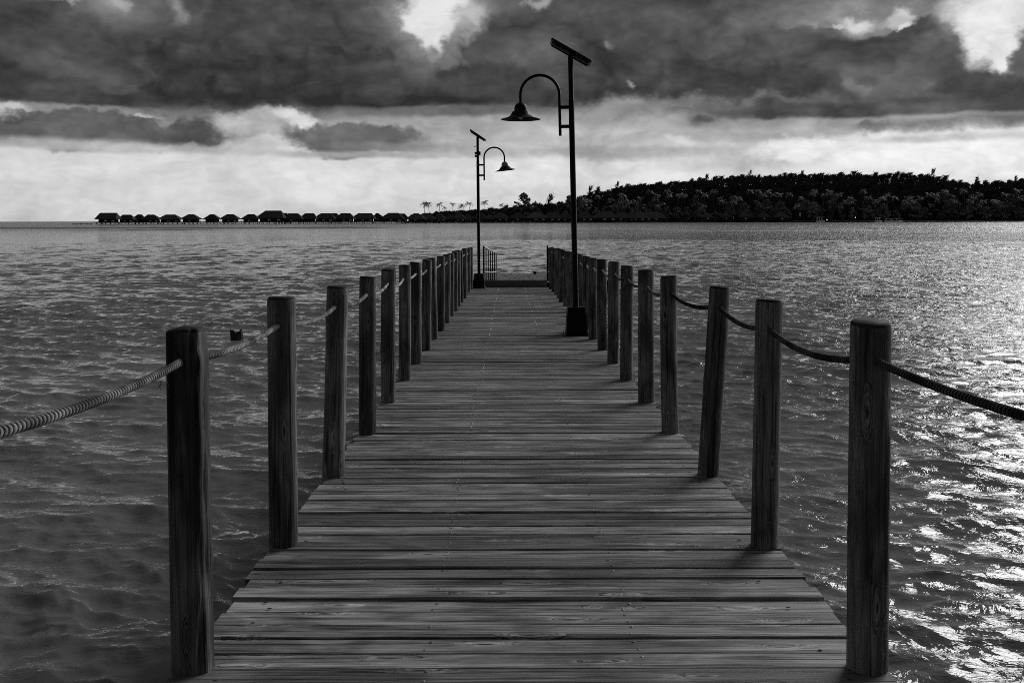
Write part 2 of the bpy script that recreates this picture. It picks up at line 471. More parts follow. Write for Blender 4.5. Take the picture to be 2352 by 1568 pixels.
class MB:
    """collects simple solids into one mesh"""
    def __init__(self):
        self.v, self.f = [], []

    def add(self, vs, fs):
        o = len(self.v)
        self.v += [tuple(v) for v in vs]
        self.f += [tuple(i + o for i in f) for f in fs]
        return self

    def box(self, x0, x1, y0, y1, z0, z1, mtx=None):
        vs = [Vector((x, y, z)) for z in (z0, z1) for y in (y0, y1) for x in (x0, x1)]
        if mtx: vs = [mtx @ v for v in vs]
        return self.add(vs, [(0, 2, 3, 1), (4, 5, 7, 6), (0, 1, 5, 4), (2, 6, 7, 3), (0, 4, 6, 2), (1, 3, 7, 5)])

    def bevel_box(self, x0, x1, y0, y1, z0, z1, b, mtx=None):
        vs, fs = [], []
        prof = [(x0 + b, y0), (x1 - b, y0), (x1, y0 + b), (x1, y1 - b), (x1 - b, y1), (x0 + b, y1), (x0, y1 - b), (x0, y0 + b)]
        cx, cy = (x0 + x1) / 2, (y0 + y1) / 2
        for z, s in ((z0, b), (z0 + b, 0), (z1 - b, 0), (z1, b)):
            for x, y in prof:
                vs.append(Vector((x - math.copysign(s, x - cx), y - math.copysign(s, y - cy), z)))
        for k in range(3):
            for i in range(8):
                j = (i + 1) % 8
                fs.append((k * 8 + i, k * 8 + j, k * 8 + 8 + j, k * 8 + 8 + i))
        fs.append(tuple(range(7, -1, -1))); fs.append(tuple(range(24, 32)))
        if mtx: vs = [mtx @ v for v in vs]
        return self.add(vs, fs)

    def tube(self, pts, rad, sides=10, cap=True):
        pts = [Vector(p) for p in pts]
        n = len(pts)
        rads = rad if isinstance(rad, (list, tuple)) else [rad] * n
        vs, fs = [], []
        ref = None
        for i, p in enumerate(pts):
            t = (pts[min(i + 1, n - 1)] - pts[max(i - 1, 0)]).normalized()
            if ref is None:
                ref = t.orthogonal().normalized()
            ref = (ref - t * ref.dot(t)).normalized()
            bi = t.cross(ref)
            for k in range(sides):
                a = 2 * math.pi * k / sides
                vs.append(p + (ref * math.cos(a) + bi * math.sin(a)) * rads[i])
        for i in range(n - 1):
            for k in range(sides):
                j = (k + 1) % sides
                fs.append((i * sides + k, i * sides + j, (i + 1) * sides + j, (i + 1) * sides + k))
        if cap:
            fs.append(tuple(range(sides - 1, -1, -1)))
            fs.append(tuple(range((n - 1) * sides, n * sides)))
        return self.add(vs, fs)

    def lathe(self, prof, sides=24, mtx=None, close=True):
        vs, fs = [], []
        for r_, z in prof:
            for k in range(sides):
                a = 2 * math.pi * k / sides
                vs.append(Vector((r_ * math.cos(a), r_ * math.sin(a), z)))
        for i in range(len(prof) - 1):
            for k in range(sides):
                j = (k + 1) % sides
                fs.append((i * sides + k, i * sides + j, (i + 1) * sides + j, (i + 1) * sides + k))
        if close:
            fs.append(tuple(range(sides - 1, -1, -1)))
            fs.append(tuple(range((len(prof) - 1) * sides, len(prof) * sides)))
        if mtx: vs = [mtx @ v for v in vs]
        return self.add(vs, fs)

    def build(self, name, mat, parent=None, smooth=False, **kw):
        me = mesh(name, self.v, self.f, mat, smooth)
        if smooth:
            me.set_sharp_from_angle(angle=R(40))
        return link(name, me, parent, **kw)


ORD = ['zeroth', 'first', 'second', 'third', 'fourth', 'fifth', 'sixth', 'seventh', 'eighth', 'ninth', 'tenth', 'eleventh', 'twelfth',
       'thirteenth', 'fourteenth', 'fifteenth', 'sixteenth', 'seventeenth', 'eighteenth', 'nineteenth', 'twentieth']


def ordw(i):
    if i <= 20: return ORD[i]
    tens = {2: 'twenty', 3: 'thirty', 4: 'forty', 5: 'fifty', 6: 'sixty', 7: 'seventy', 8: 'eighty'}[i // 10]
    return tens[:-1] + 'ieth' if i % 10 == 0 else tens + '-' + ORD[i % 10]


def DZ(y):                       # top of the deck: it falls gently towards the landing
    return 0.87 - 0.0160 * y


# ---------------------------------------------------------------- water
def build_water():
    rng = np.random.default_rng(5)
    rs = [0.6]
    while rs[-1] < 420: rs.append(rs[-1] * (1 + (0.03 if rs[-1] < 3.5 else 0.0042 if rs[-1] < 120 else 0.008)))
    while rs[-1] < 45000: rs.append(rs[-1] * 1.09)
    rs = np.array(rs)
    front = np.linspace(R(-38), R(38), 560)
    back = np.linspace(R(38), R(322), 64)[1:-1]
    th = np.concatenate([front, back])
    nr, nt = len(rs), len(th)
    rr, tt = np.meshgrid(rs, th, indexing='ij')
    X = (rr * np.sin(tt)).astype(np.float64); Y = (rr * np.cos(tt)).astype(np.float64)
    Z = np.zeros_like(X); DX = np.zeros_like(X); DY = np.zeros_like(X)
    step = np.where(rr < 120, rr * 0.0042, rr * 0.008)
    step = np.where(rr < 3.5, 0.1, step)
    step = np.where(rr > 420, rr * 0.09, step)
    step[:, 560:] = np.maximum(step[:, 560:], rr[:, 560:] * 0.08)
    NC = 210
    lam = np.exp(rng.uniform(np.log(0.09), np.log(2.3), NC))
    main = R(200)                                       # travel direction, from ahead-right towards the viewer
    for L in lam:
        ang = main + rng.normal(0, R(30 if L < 1.0 else 22))
        k = 2 * math.pi / L
        slope = 0.030 * rng.uniform(0.6, 1.4)
        if L > 0.5: slope *= 0.58
        if L > 1.6: slope *= 0.5
        a = slope / k
        ph = rng.uniform(0, 6.28)
        fade = np.clip((L / step - 2.0) / 1.5, 0, 1)
        arg = k * (X * math.sin(ang) + Y * math.cos(ang)) + ph
        s = np.sin(arg)
        Z += a * fade * s
        c = a * fade * np.cos(arg) * 0.85
        DX += c * math.sin(ang); DY += c * math.cos(ang)
    # slow modulation so that wave groups come and go
    mod = 0.85 + 0.2 * np.sin(0.31 * X + 0.17 * Y + 1.0) * np.sin(0.12 * X - 0.23 * Y + 2.1) + 0.2 * np.sin(0.9 * X - 0.5 * Y)
    mod = np.clip(mod, 0.35, 1.4)
    Z *= mod; DX *= mod; DY *= mod
    # two long low ridges where the swell feels the reef
    for yc, wob, hgt, w in ((258, 5, 0.42, 2.6), (214, 4, 0.34, 2.4), (320, 6, 0.45, 3.4)):
        line = yc + wob * np.sin(X * 0.021 + yc) + 2 * np.sin(X * 0.083 + 2 * yc)
        msk = np.clip(0.5 + 0.9 * np.sin(X * 0.017 + yc * 1.7) + 0.5 * np.sin(X * 0.061 + yc), 0, 1)
        Z += hgt * msk * np.exp(-((Y - line) / w) ** 2) * (Y > 0)
    V = np.stack([X + DX, Y + DY, Z], -1).reshape(-1, 3)
    i = np.arange(nr - 1)[:, None] * nt
    j = np.arange(nt)[None, :]
    j2 = (j + 1) % nt
    Fq = np.stack([i + j, i + nt + j, i + nt + j2, i + j2], -1).reshape(-1, 4)
    me = np_mesh('water', V, Fq, M['water'], True)
    o = link('water', me)
    tag(o, 'dark rippled lagoon water stretching to the horizon', None, None, 'structure')
    del o['label']


build_water()


# ---------------------------------------------------------------- pier
rng = random.Random(11)
XL, XR = -1.092, 1.242           # ends of the planks
POST_XL, POST_XR = -1.036, 1.186
POST_Y0, POST_S = 3.305, 1.3244  # first post in view, spacing

pier = empty('pier', (0, 3.0, DZ(3.0)))
tag(pier, 'long weathered plank pier running straight out over the lagoon', 'pier')


def to_pier(o):
    o.location = Vector(o.location) - pier.location
    o.parent = pier
    return o


def plank_mesh(w, seed):
    r = random.Random(seed)
    segs = 5
    L0, L1 = XL - r.uniform(-0.012, 0.016), XR + r.uniform(-0.012, 0.016)
    th, b = 0.034, 0.004
    vs, fs = [], []
    for i in range(segs + 1):
        x = L0 + (L1 - L0) * i / segs
        a0, a1 = r.gauss(0, 0.0012), r.gauss(0, 0.0012)
        cup = r.gauss(0, 0.0008)
        h = w / 2
        for y, z in ((-h + a0, -th), (-h + a0, -b), (-h + b + a0, cup), (h - b + a1, cup), (h + a1, -b), (h + a1, -th)):
            vs.append((x, y, z))
    for i in range(segs):
        for k in range(6):
            j = (k + 1) % 6
            fs.append((i * 6 + k, i * 6 + j, i * 6 + 6 + j, i * 6 + 6 + k))
    fs.append((0, 1, 2, 3, 4, 5)[::1])
    fs.append(tuple(segs * 6 + q for q in (5, 4, 3, 2, 1, 0)))
    me = mesh('plank', vs, [f[::-1] for f in fs], M['plank'])
    return me


y = 1.2
pn = 0
screws = MB()
while y < 28.22:
    w = rng.choice([0.112, 0.116, 0.118, 0.119, 0.120, 0.121])
    gap = rng.choice([0.003, 0.004, 0.005, 0.006, 0.008, 0.010])
    yc = y + w / 2
    z = DZ(yc) + rng.gauss(0, 0.0025)
    o = link('plank', plank_mesh(w, 100 + pn), None, (0, yc, z), (R(-0.917) + rng.gauss(0, 0.014), rng.gauss(0, 0.0008), rng.gauss(0, 0.0011)))
    to_pier(o)
    for sx in (-0.29, 0.44):
        if rng.random() < 0.86:
            for s in (-0.28, 0.28):
                x0 = sx + rng.gauss(0, 0.008) + (0.012 if s > 0 else 0)
                screws.lathe([(0.0066, 0.0), (0.006, 0.0018), (0.0025, 0.0026)], 7,
                             Matrix.Translation((x0, yc + s * w + rng.gauss(0, 0.004), z - 0.0005)))
    y += w + gap
    pn += 1
to_pier(tag(screws.build('screw_heads', M['screw']), kind='stuff'))

nh = MB()                         # dark plugged nail holes near the plank ends
for k in range(150):
    yy = 3.1 + 0.124 * k * rng.uniform(0.9, 1.0)
    for x in (XL + 0.14, XR - 0.15):
        if rng.random() < 0.55:
            nh.lathe([(0.006, 0.0), (0.004, 0.0012)], 6,
                     Matrix.Translation((x + rng.gauss(0, 0.02), yy, DZ(yy) + 0.0005)) @ Matrix.Diagonal((1.7, 1, 1, 1)))
to_pier(tag(nh.build('nail_plugs', M['post_top']), kind='stuff'))

for x in (-0.92, -0.29, 0.44, 1.07):
    b = MB().box(x - 0.04, x + 0.04, 0.9, 28.2, -0.20, 0.0)
    for i, v in enumerate(b.v):
        b.v[i] = (v[0], v[1], v[2] + DZ(v[1]) - 0.037)
    to_pier(b.build('joist', M['joist']))
for k in range(6):
    yy = 2.0 + k * 5.2
    b = MB().box(-1.0, 1.15, yy - 0.07, yy + 0.07, DZ(yy) - 0.46, DZ(yy) - 0.245)
    to_pier(b.build('cross_beam', M['joist']))
    for x in (-0.75, 0.9):
        to_pier(MB().tube([(x, yy, -1.5), (x, yy, DZ(yy) - 0.45)], 0.11, 12).build('pile', M['joist'], smooth=True))


# ---------------------------------------------------------------- posts
def post_mesh(seed, h=1.14, r0=0.065, rough=0.0):
    r = np.random.default_rng(seed)
    sides, rings = (56, 60) if rough else (44, 30)
    slant, sdir = r.uniform(0, 0.16), r.uniform(0, 6.28)
    zs = np.concatenate([np.linspace(-0.30, h - 0.02, rings), [h - 0.012, h - 0.004, h]])
    rs = np.concatenate([np.ones(rings), [0.985, 0.95, 0.88]]) * r0
    rs = rs * (1 + 0.02 * (1 - zs / h))
    th = np.linspace(0, 2 * math.pi, sides, endpoint=False)
    V = []
    ph = r.uniform(0, 6.28, 8)
    wx, wy = r.normal(0, 0.004, 2), r.normal(0, 0.004, 2)
    knots = [(r.uniform(0, 6.28), r.uniform(0.2, h - 0.1), r.uniform(0.003, 0.008)) for _ in range(4)]
    ca = r.uniform(0, 6.28)
    for z, q in zip(zs, rs):
        d = 1 + 0.012 * np.sin(2 * th + ph[0] + z) + 0.009 * np.sin(3 * th + ph[1] + 2.2 * z) + 0.006 * np.sin(5 * th + ph[2] - 3 * z)
        rad = q * d
        for ka, kz, kh in knots:
            da = np.abs((th - ka + math.pi) % (2 * math.pi) - math.pi)
            rad = rad + kh * np.exp(-(da / 0.3) ** 2 - ((z - kz) / 0.04) ** 2)
        # a drying check running up the post
        da = np.abs((th - ca - 0.15 * math.sin(3 * z) + math.pi) % (2 * math.pi) - math.pi)
        rad = rad - (0.016 if seed % 3 == 0 else 0.008) * np.clip(1 - da / 0.14, 0, 1) * max(0.0, 0.5 + 0.7 * math.sin(2.5 * z + ph[3]))
        if rough:
            tq = th + 0.10
            rad = rad * 0.93 / (np.abs(np.cos(tq)) ** 4 + np.abs(np.sin(tq)) ** 4) ** 0.25
            spl = np.exp(-((th - 5.35 - 0.12 * math.sin(5 * z)) / 0.16) ** 2)
            rad = rad - rough * spl * max(0.0, 0.55 + 0.6 * math.sin(7 * z + 1) + 0.4 * math.sin(19 * z))
            spl2 = np.exp(-((th - 5.95) / 0.2) ** 2)
            rad = rad - rough * 0.7 * spl2 * max(0.0, math.sin(4.0 * z - 0.6) + 0.4 * math.sin(23 * z))
            if z > h - 0.075: rad = rad * np.where(np.cos(th) > 0.55, 0.93, 1.0)
        cx = wx[0] * math.sin(2.5 * z) + wx[1] * z
        cy = wy[0] * math.sin(2.1 * z) + wy[1] * z
        tilt = 0.10 * (0.0 if not rough else 1.0) * max(0, (z - h + 0.03) / 0.03)
        V += [(cx + a * math.cos(t), cy + a * math.sin(t), z - tilt * a * (0.5 - 0.5 * math.cos(t)) * (3 if rough else 0) + (slant * a * math.cos(t - sdir) if z > h - 0.03 else 0)) for a, t in zip(rad, th)]
    n = len(zs)
    Fc = []
    for i in range(n - 1):
        for k in range(sides):
            j = (k + 1) % sides
            Fc.append((i * sides + k, i * sides + j, (i + 1) * sides + j, (i + 1) * sides + k))
    top = len(V)
    V.append((0, 0, h + 0.002))
    for k in range(sides):
        Fc.append(((n - 1) * sides + k, (n - 1) * sides + (k + 1) % sides, top))
    me = mesh('railing_post', V, Fc, M['old_post'] if rough else M['post'], True)
    me.materials.append(M['post_top'])
    mi = [0] * len(Fc)
    for q in range(len(Fc)):
        if q >= (n - 3) * sides: mi[q] = 1
    me.polygons.foreach_set('material_index', mi)
    me.set_sharp_from_angle(angle=R(50))
    return me


variants = [post_mesh(s, 1.14, 0.065 * (0.94 + 0.016 * (s % 8))) for s in range(10)]
old_post = post_mesh(77, 1.138, 0.064, 0.014)
NPOST = 19
tilt_l = {1: -1.45, 2: -0.6, 3: 1.2, 4: 0.25, 5: 0.3, 6: -0.2, 7: 0.2}
tilt_r = {1: 0.5, 2: 0.8, 3: 3.3, 4: -0.2, 5: 0.0, 6: 0.4, 7: 0.6, 8: -0.3}
POSTS = {}
for side, px, tl in (('left', POST_XL, tilt_l), ('right', POST_XR, tilt_r)):
    for k in range(0, NPOST + 1):
        yy = POST_Y0 + POST_S * (k - 1) + (rng.gauss(0, 0.012) if k > 1 else 0)
        if k == 0: yy = 1.84
        first = side == 'left' and k == 1
        me = old_post if first else variants[rng.randrange(10)]
        h = 1.138 if first else 1.14
        sz = 1.0 + rng.gauss(0, 0.006)
        z0 = DZ(yy)
        o = link('railing_post', me, None, (px + rng.gauss(0, 0.006) * (k > 1) + (0.004 if side == 'right' else -0.010) * (k == 1), yy, z0),
                 (Matrix.Rotation(R(tl.get(k, rng.gauss(0, 0.5))), 3, 'Y') @ Matrix.Rotation(rng.gauss(0, 0.006), 3, 'X') @ Matrix.Rotation(0 if first else rng.uniform(0, 6.28), 3, 'Z')).to_euler(), (1, 1, sz))
        if side == 'right' and k == 1: o.scale = (1.06, 1.06, 1.008)
        if k == 0:
            lab = 'round wooden post on the %s edge beside the viewer, before the nearest pair' % side
        elif k == 1:
            lab = ('nearest left post, squarish split timber with a broken top corner' if first else
                   'nearest right post, thick round dark timber in the front corner of the pier')
        elif k == NPOST:
            lab = 'last wooden post on the %s edge, beside the landing step' % side
        else:
            lab = '%s wooden rope post counted from the front on the %s edge' % (ordw(k), side)
        tag(o, lab, 'post', 'rope posts along the %s edge of the pier' % side)
        POSTS[side, k] = o
bpy.context.view_layer.update()


# ---------------------------------------------------------------- ropes through the posts
def rope_span(p0, p1, sag, r0, fine, seed, mt):
    r = random.Random(seed)
    p0, p1 = Vector(p0), Vector(p1)
    L = (p1 - p0).length
    pitch = 0.019
    ds = pitch / 7 if fine else 0.02
    n = int(L / ds)
    sides = 14 if fine else 8
    t = np.linspace(0, 1, n + 1)
    base = np.array(p0)[None, :] * (1 - t)[:, None] + np.array(p1)[None, :] * t[:, None]
    shape = 4 * t * (1 - t)
    base[:, 2] -= sag * shape
    base[:, 0] += r.gauss(0, 0.006) * shape
    tan = np.gradient(base, axis=0); tan /= np.linalg.norm(tan, axis=1)[:, None]
    ref = np.array([1.0, 0, 0]); ref = ref[None, :] - tan * tan[:, :1]
    ref /= np.linalg.norm(ref, axis=1)[:, None]
    bi = np.cross(tan, ref)
    th = np.linspace(0, 2 * math.pi, sides, endpoint=False)
    s = (t * L)[:, None]
    groove = 0.5 + 0.5 * np.cos(2 * math.pi * s / pitch + th[None, :] + 0.35 * np.sin(9 * s)) if fine else np.ones((n + 1, sides)) * 0.75
    groove = np.clip(groove ** 0.9 + (np.array([[0.12]]) * np.sin(31.0 * s + 2 * th[None, :]) if fine else 0), 0, 1)
    rad = r0 * (0.78 + 0.27 * groove)
    V = base[:, None, :] + rad[:, :, None] * (np.cos(th)[None, :, None] * ref[:, None, :] + np.sin(th)[None, :, None] * bi[:, None, :])
    i = np.arange(n)[:, None] * sides
    j = np.arange(sides)[None, :]
    j2 = (j + 1) % sides
    Fq = np.stack([i + j, i + sides + j, i + sides + j2, i + j2], -1).reshape(-1, 4)
    me = np_mesh('rope_span', V.reshape(-1, 3), Fq[:, ::-1], mt, True)
    at = me.attributes.new('groove', 'FLOAT', 'POINT')
    at.data.foreach_set('value', groove.ravel().astype(np.float32))
    return link('rope_span', me)


for side in ('left', 'right'):
    root = empty('rope', POSTS[side, 0].matrix_world @ Vector((0, 0, 1.03)))
    tag(root, 'pale twisted rope threaded through the left row of posts' if side == 'left' else
        'dark sagging rope threaded through the right row of posts', 'rope', 'ropes of the pier railing')
    holes = []
    for k in range(0, NPOST + 1):
        hz = 1.02 if k != 2 else 1.015
        holes.append(POSTS[side, k].matrix_world @ Vector((0, 0, hz + (0.016 if k == 0 else 0) + rng.gauss(0, 0.005))))
    for k in range(NPOST):
        sag = 0.032 + abs(rng.gauss(0, 0.01)) if side == 'left' else 0.042 + abs(rng.gauss(0, 0.012))
        if k == 0: sag = 0.022
        o = rope_span(holes[k], holes[k + 1], sag, 0.0128, k < 4, 10 * k + (side == 'left'), M['rope'] if side == 'left' or k > 6 else M['rope_shaded'])
        o.location = -root.location
        o.parent = root
    if side == 'left':
        a = holes[1] + Vector((0, -0.24, -0.028))
        fr = MB()
        for ox, pts in ((0, [(0, 0, 0), (0.004, 0, -0.012), (-0.002, 0.004, -0.024), (0.004, 0.004, -0.034)]),
                        (0.02, [(0, 0.02, 0.003), (-0.004, 0.02, -0.01), (0.0, 0.02, -0.026), (-0.003, 0.02, -0.034)]),
                        (0.02, [(0, 0.02, 0.003), (0.014, 0.02, -0.002), (0.03, 0.03, -0.004)])):
            fr.tube([a + Vector((ox, 0, 0)) + Vector(p) for p in pts], 0.0011, 5)
        o = fr.build('loose_string', M['lamp'])
        o.location = -root.location
        o.parent = root

# ---------------------------------------------------------------- solar lamps on the pier
def make_lamp(loc, label, side, lean, pole_h, shade_tilt, grey_dome, panel_len, panel_tilt):
    root = empty('street_lamp', loc, (0, R(lean), 0))
    tag(root, label, 'lamp', 'solar lamps on the pier')
    k = pole_h / 4.07
    bm = MB()
    w0, w1, h = 0.156, 0.124, 0.41
    bm.add([(-w0, -w0, 0.02), (w0, -w0, 0.02), (w0, w0, 0.02), (-w0, w0, 0.02), (-w1, -w1, h), (w1, -w1, h), (w1, w1, h), (-w1, w1, h)],
           [(3, 2, 1, 0), (4, 5, 6, 7), (0, 1, 5, 4), (1, 2, 6, 5), (2, 3, 7, 6), (3, 0, 4, 7)])
    base = bm.build('base', M['lamp'], root)
    MB().bevel_box(-0.2, 0.2, -0.2, 0.2, 0.0, 0.019, 0.004).build('base_plate', M['lamp'], base)
    for sx in (-0.178, 0.178):
        for sy in (-0.178, 0.178):
            MB().tube([(sx, sy, 0.019), (sx, sy, 0.05)], 0.010, 6).build('bolt', M['steel'], base)
    zs = 3.42 * k
    MB().tube([(0, 0, h), (0, 0, zs)], [0.0425, 0.041], 20).build('pole', M['lamp'], root, True)
    MB().tube([(0, 0, zs), (0, 0, pole_h)], [0.036, 0.036], 20).build('pole_top', M['lamp'], root, True)
    ax = side * 0.172
    zb, zt, ra = 2.90 * k, 3.505 * k, 0.283
    pts = [(ax, 0, zb), (ax, 0, zt)]
    for i in range(1, 25):
        a = math.pi * i / 24
        pts.append((ax + side * (ra - ra * math.cos(a)), 0, zt + ra * math.sin(a)))
    xe = ax + side * 2 * ra
    zd = 3.40 * k
    pts.append((xe, 0, zd - 0.01))
    arm = MB().tube(pts, 0.0215, 14).build('arm', M['lamp'], root, True)
    for z in (3.314 * k, 3.035 * k):
        MB().bevel_box(min(0, ax), max(0, ax), -0.02, 0.02, z - 0.024, z + 0.024, 0.004).build('bracket', M['lamp'], arm)
    T = Matrix.Translation((xe, 0, zd)) @ Matrix.Rotation(R(shade_tilt), 4, 'Y')
    dome = [(0.022, 0.006)] + [(0.094 * math.sin(a), -0.094 + 0.094 * math.cos(a)) for a in np.linspace(0.25, math.pi / 2, 8)] + [(0.094, -0.133)]
    sh = MB().lathe([(0.10, -0.132), (0.124, -0.138), (0.128, -0.150), (0.150, -0.185), (0.178, -0.212), (0.205, -0.222), (0.289, -0.246),
                     (0.289, -0.251), (0.20, -0.229), (0.168, -0.214), (0.110, -0.150), (0.02, -0.142)], 36, T).build('lamp_shade', M['lamp'], root, True)
    MB().lathe(dome[::-1], 28, T).build('dome_cap', M['lamp_grey'] if grey_dome else M['lamp'], sh, True)
    MB().lathe([(0.012, -0.15), (0.032, -0.17), (0.045, -0.20), (0.034, -0.232), (0.012, -0.246)][::-1], 16, T).build('bulb', M['glass'], sh, True)
    P_ = Matrix.Translation((0, 0, pole_h + 0.03)) @ Matrix.Rotation(R(panel_tilt), 4, 'Y')
    L = panel_len / 2
    pn_ = MB().bevel_box(-L, L, -0.19, 0.19, 0.0, 0.032, 0.006, P_).build('solar_panel', M['panel'], root)
    for y0 in (-0.16, 0.13):
        MB().box(-L + 0.03, L - 0.03, y0, y0 + 0.03, -0.024, -0.004, P_).build('frame_bar', M['lamp'], pn_)
    MB().box(-L + 0.06, L - 0.06, -0.03, 0.03, -0.020, -0.004, P_).build('mounting_rail', M['rail_dark'], pn_)
    return root


LY1 = 14.50
make_lamp((0.992, LY1, DZ(LY1)), 'tall black solar lamp on the right, its curved arm reaching left', -1, -1.15, 4.07, 1.0, False, 0.67, 31)
LY2 = 27.62
fl = make_lamp((-0.805, LY2, DZ(LY2)), 'farther black solar lamp on the left, arm reaching right, grey dome', 1, -0.5, 4.2, -6.0, True, 0.52, 34)
MB().tube([(-0.02, 0, 3.94), (-0.11, 0, 3.93)], 0.011, 8).build('antenna', M['lamp'], fl, True)
fx = MB().bevel_box(0.03, 0.075, -0.05, 0.05, 3.69, 3.79, 0.006).build('floodlight', M['lamp'], fl)
MB().box(0.0755, 0.079, -0.04, 0.04, 3.70, 3.78).build('lens', M['glass'], fx)
s2 = MB().tube([(-0.03, -0.03, 3.745), (-0.075, -0.05, 3.745)], 0.032, 14).build('sensor', M['lamp'], fl, True)
MB().tube([(-0.075, -0.051, 3.745), (-0.08, -0.053, 3.745)], 0.024, 14).build('lens', M['white'], s2, True)
MB().bevel_box(-0.085, -0.035, -0.045, 0.015, 3.63, 3.70, 0.006).build('control_box', M['lamp_grey'], fl)

# ---------------------------------------------------------------- landing: threshold, ramp, rails, floating dock
ZE = DZ(28.25)
gw = empty('gangway', (0.2, 28.3, ZE))
tag(gw, 'short ramp with a raised dark step at the far end of the pier', 'gangway')


def child(o, par):
    o.parent = par
    o.matrix_parent_inverse = Matrix.Identity(4)
    o.location = Vector(o.location) - par.location
    return o


child(MB().bevel_box(-0.69, 1.10, 28.265, 28.325, ZE - 0.05, ZE + 0.185, 0.006).build('step_board', M['riser']), gw)
YAW = 0.085
for i in range(11):
    a, b = i / 11, (i + 0.93) / 11
    pts = []
    for t in (a, b):
        yy = 28.34 + 3.75 * t
        zz = ZE + 0.16 - 0.22 * t
        cx = 0.205 + YAW * (yy - 28.34)
        pts.append((cx, yy, zz))
    (c0, y0, z0), (c1, y1, z1) = pts
    vs = []
    for c, yy, z in ((c0, y0, z0), (c1, y1, z1)):
        vs += [(c - 0.86, yy, z - 0.03), (c + 0.86, yy, z - 0.03), (c + 0.86, yy, z), (c - 0.86, yy, z)]
    child(MB().add(vs, [(0, 1, 2, 3), (7, 6, 5, 4), (0, 4, 5, 1), (1, 5, 6, 2), (2, 6, 7, 3), (3, 7, 4, 0)]).build('plank', M['plank']), gw)

for sx, lab in ((-0.695, 'pale steel handrail with upright bars left of the ramp'), (1.12, 'steel handrail right of the ramp, seen edge-on beside the last post')):
    root = empty('handrail', (sx, 28.37, ZE + 0.15))
    tag(root, lab, 'handrail', 'handrails of the landing ramp')
    def rp(t, z):
        return (sx + YAW * 3.7 * t, 28.37 + 3.65 * t, z)
    ztop = lambda t: 1.515 - 0.24 * t + 0.05 * (1 - t) ** 3
    zbot = lambda t: ZE + 0.16 - 0.22 * t
    child(MB().tube([rp(t, ztop(t)) for t in np.linspace(0, 1, 12)], 0.021, 10).build('top_rail', M['steel'], smooth=True), root)
    child(MB().tube([rp(t, 0.86 - 0.19 * t - 0.03 * math.sin(math.pi * t)) for t in np.linspace(0, 1, 8)], 0.015, 8).build('lower_rail', M['steel'], smooth=True), root)
    for i in range(7):
        t = i / 6
        child(MB().tube([rp(t, zbot(t)), rp(t, ztop(t))], 0.024 if i in (0, 6) else 0.015, 10).build('upright', M['lamp'] if i < 6 else M['steel'], smooth=True), root)

dock = empty('floating_dock', (0.9, 32.0, 0.0), (0, 0, -0.06))
tag(dock, 'low plank landing dock floating beyond the end of the pier', 'dock')
MB().box(-2.4, 2.4, 0.05, 3.85, -0.1, 0.36).build('float', M['joist'], dock)
pw = 0.134
dmesh = [MB().bevel_box(-pw / 2, pw / 2, 0.0, 3.9, -0.03, 0.0, 0.004).build('plank', M['dock'], dock)]
for i in range(36):
    x = -2.4 + (i + 0.5) * (pw + 0.012)
    if i == 0:
        o = dmesh[0]
    else:
        o = dmesh[0].copy(); COL.objects.link(o); o.parent = dock
    o.location = (x + 0.0, 0.0, 0.395 + rng.gauss(0, 0.002))
cl = empty('mooring_cleat', (0.95, 35.6, 0.395))
tag(cl, 'small black mooring cleat on the far edge of the dock', 'cleat')
MB().bevel_box(-0.05, 0.05, -0.03, 0.03, 0.0, 0.05, 0.006).build('foot', M['lamp'], cl)
MB().tube([(-0.12, 0, 0.045), (-0.07, 0, 0.065), (0, 0, 0.072), (0.07, 0, 0.065), (0.12, 0, 0.045)], [0.012, 0.02, 0.024, 0.02, 0.012], 10).build('horn', M['lamp'], cl, True)

# broken pile standing in the water
sv, sf = [], []
N_ = 14
for k, z in enumerate((-0.7, 0.02, 0.12, 0.17)):
    for i in range(N_):
        a = 2 * math.pi * i / N_
        rr = 0.103 * (1 + 0.10 * math.sin(3 * a + k) + 0.05 * math.sin(7 * a)) * (0.96 if k == 3 else 1)
        zz = z + ((0.035 * math.sin(2 * a + 0.5) - 0.03 * (math.cos(a) > 0.1) * (math.cos(a) < 0.8) + 0.015 * math.sin(9 * a)) if k == 3 else 0)
        sv.append((rr * math.cos(a), rr * math.sin(a), zz))
for k in range(3):
    for i in range(N_):
        j = (i + 1) % N_
        sf.append((k * N_ + i, k * N_ + j, (k + 1) * N_ + j, (k + 1) * N_ + i))
c_ = len(sv); sv.append((0, 0, 0.10))
for i in range(N_):
    sf.append((3 * N_ + i, 3 * N_ + (i + 1) % N_, c_))
o = link('pile_stump', mesh('pile_stump', sv, sf, M['stump']), None, (-5.3, 19.4, 0.0), (0, 0, 0), (1.15, 1.15, 1.05))
tag(o, 'broken black pile stump sticking out of the water left of the pier', 'stump')

# ---------------------------------------------------------------- far shore
FS, SX0 = 2431.0, 1240.5         # focal length and axis in px of the 2500 px wide photograph


def far_x(px, Y):
    return (px - SX0) / FS * Y


def row_y(px):
    return float(np.interp(px, [0, 232, 1000, 1400, 1600, 2000, 2500], [720, 760, 930, 1050, 1090, 1130, 1140]))


stilt_me = MB().tube([(0, 0, 0), (0, 0, 1)], 0.22, 7).build('stilt', M['stilt']).data
bpy.data.objects.remove(bpy.data.objects['stilt'])
win_me = MB().box(-0.5, 0.5, -0.04, 0.0, 0, 1).build('window', M['window']).data
bpy.data.objects.remove(bpy.data.objects['window'])


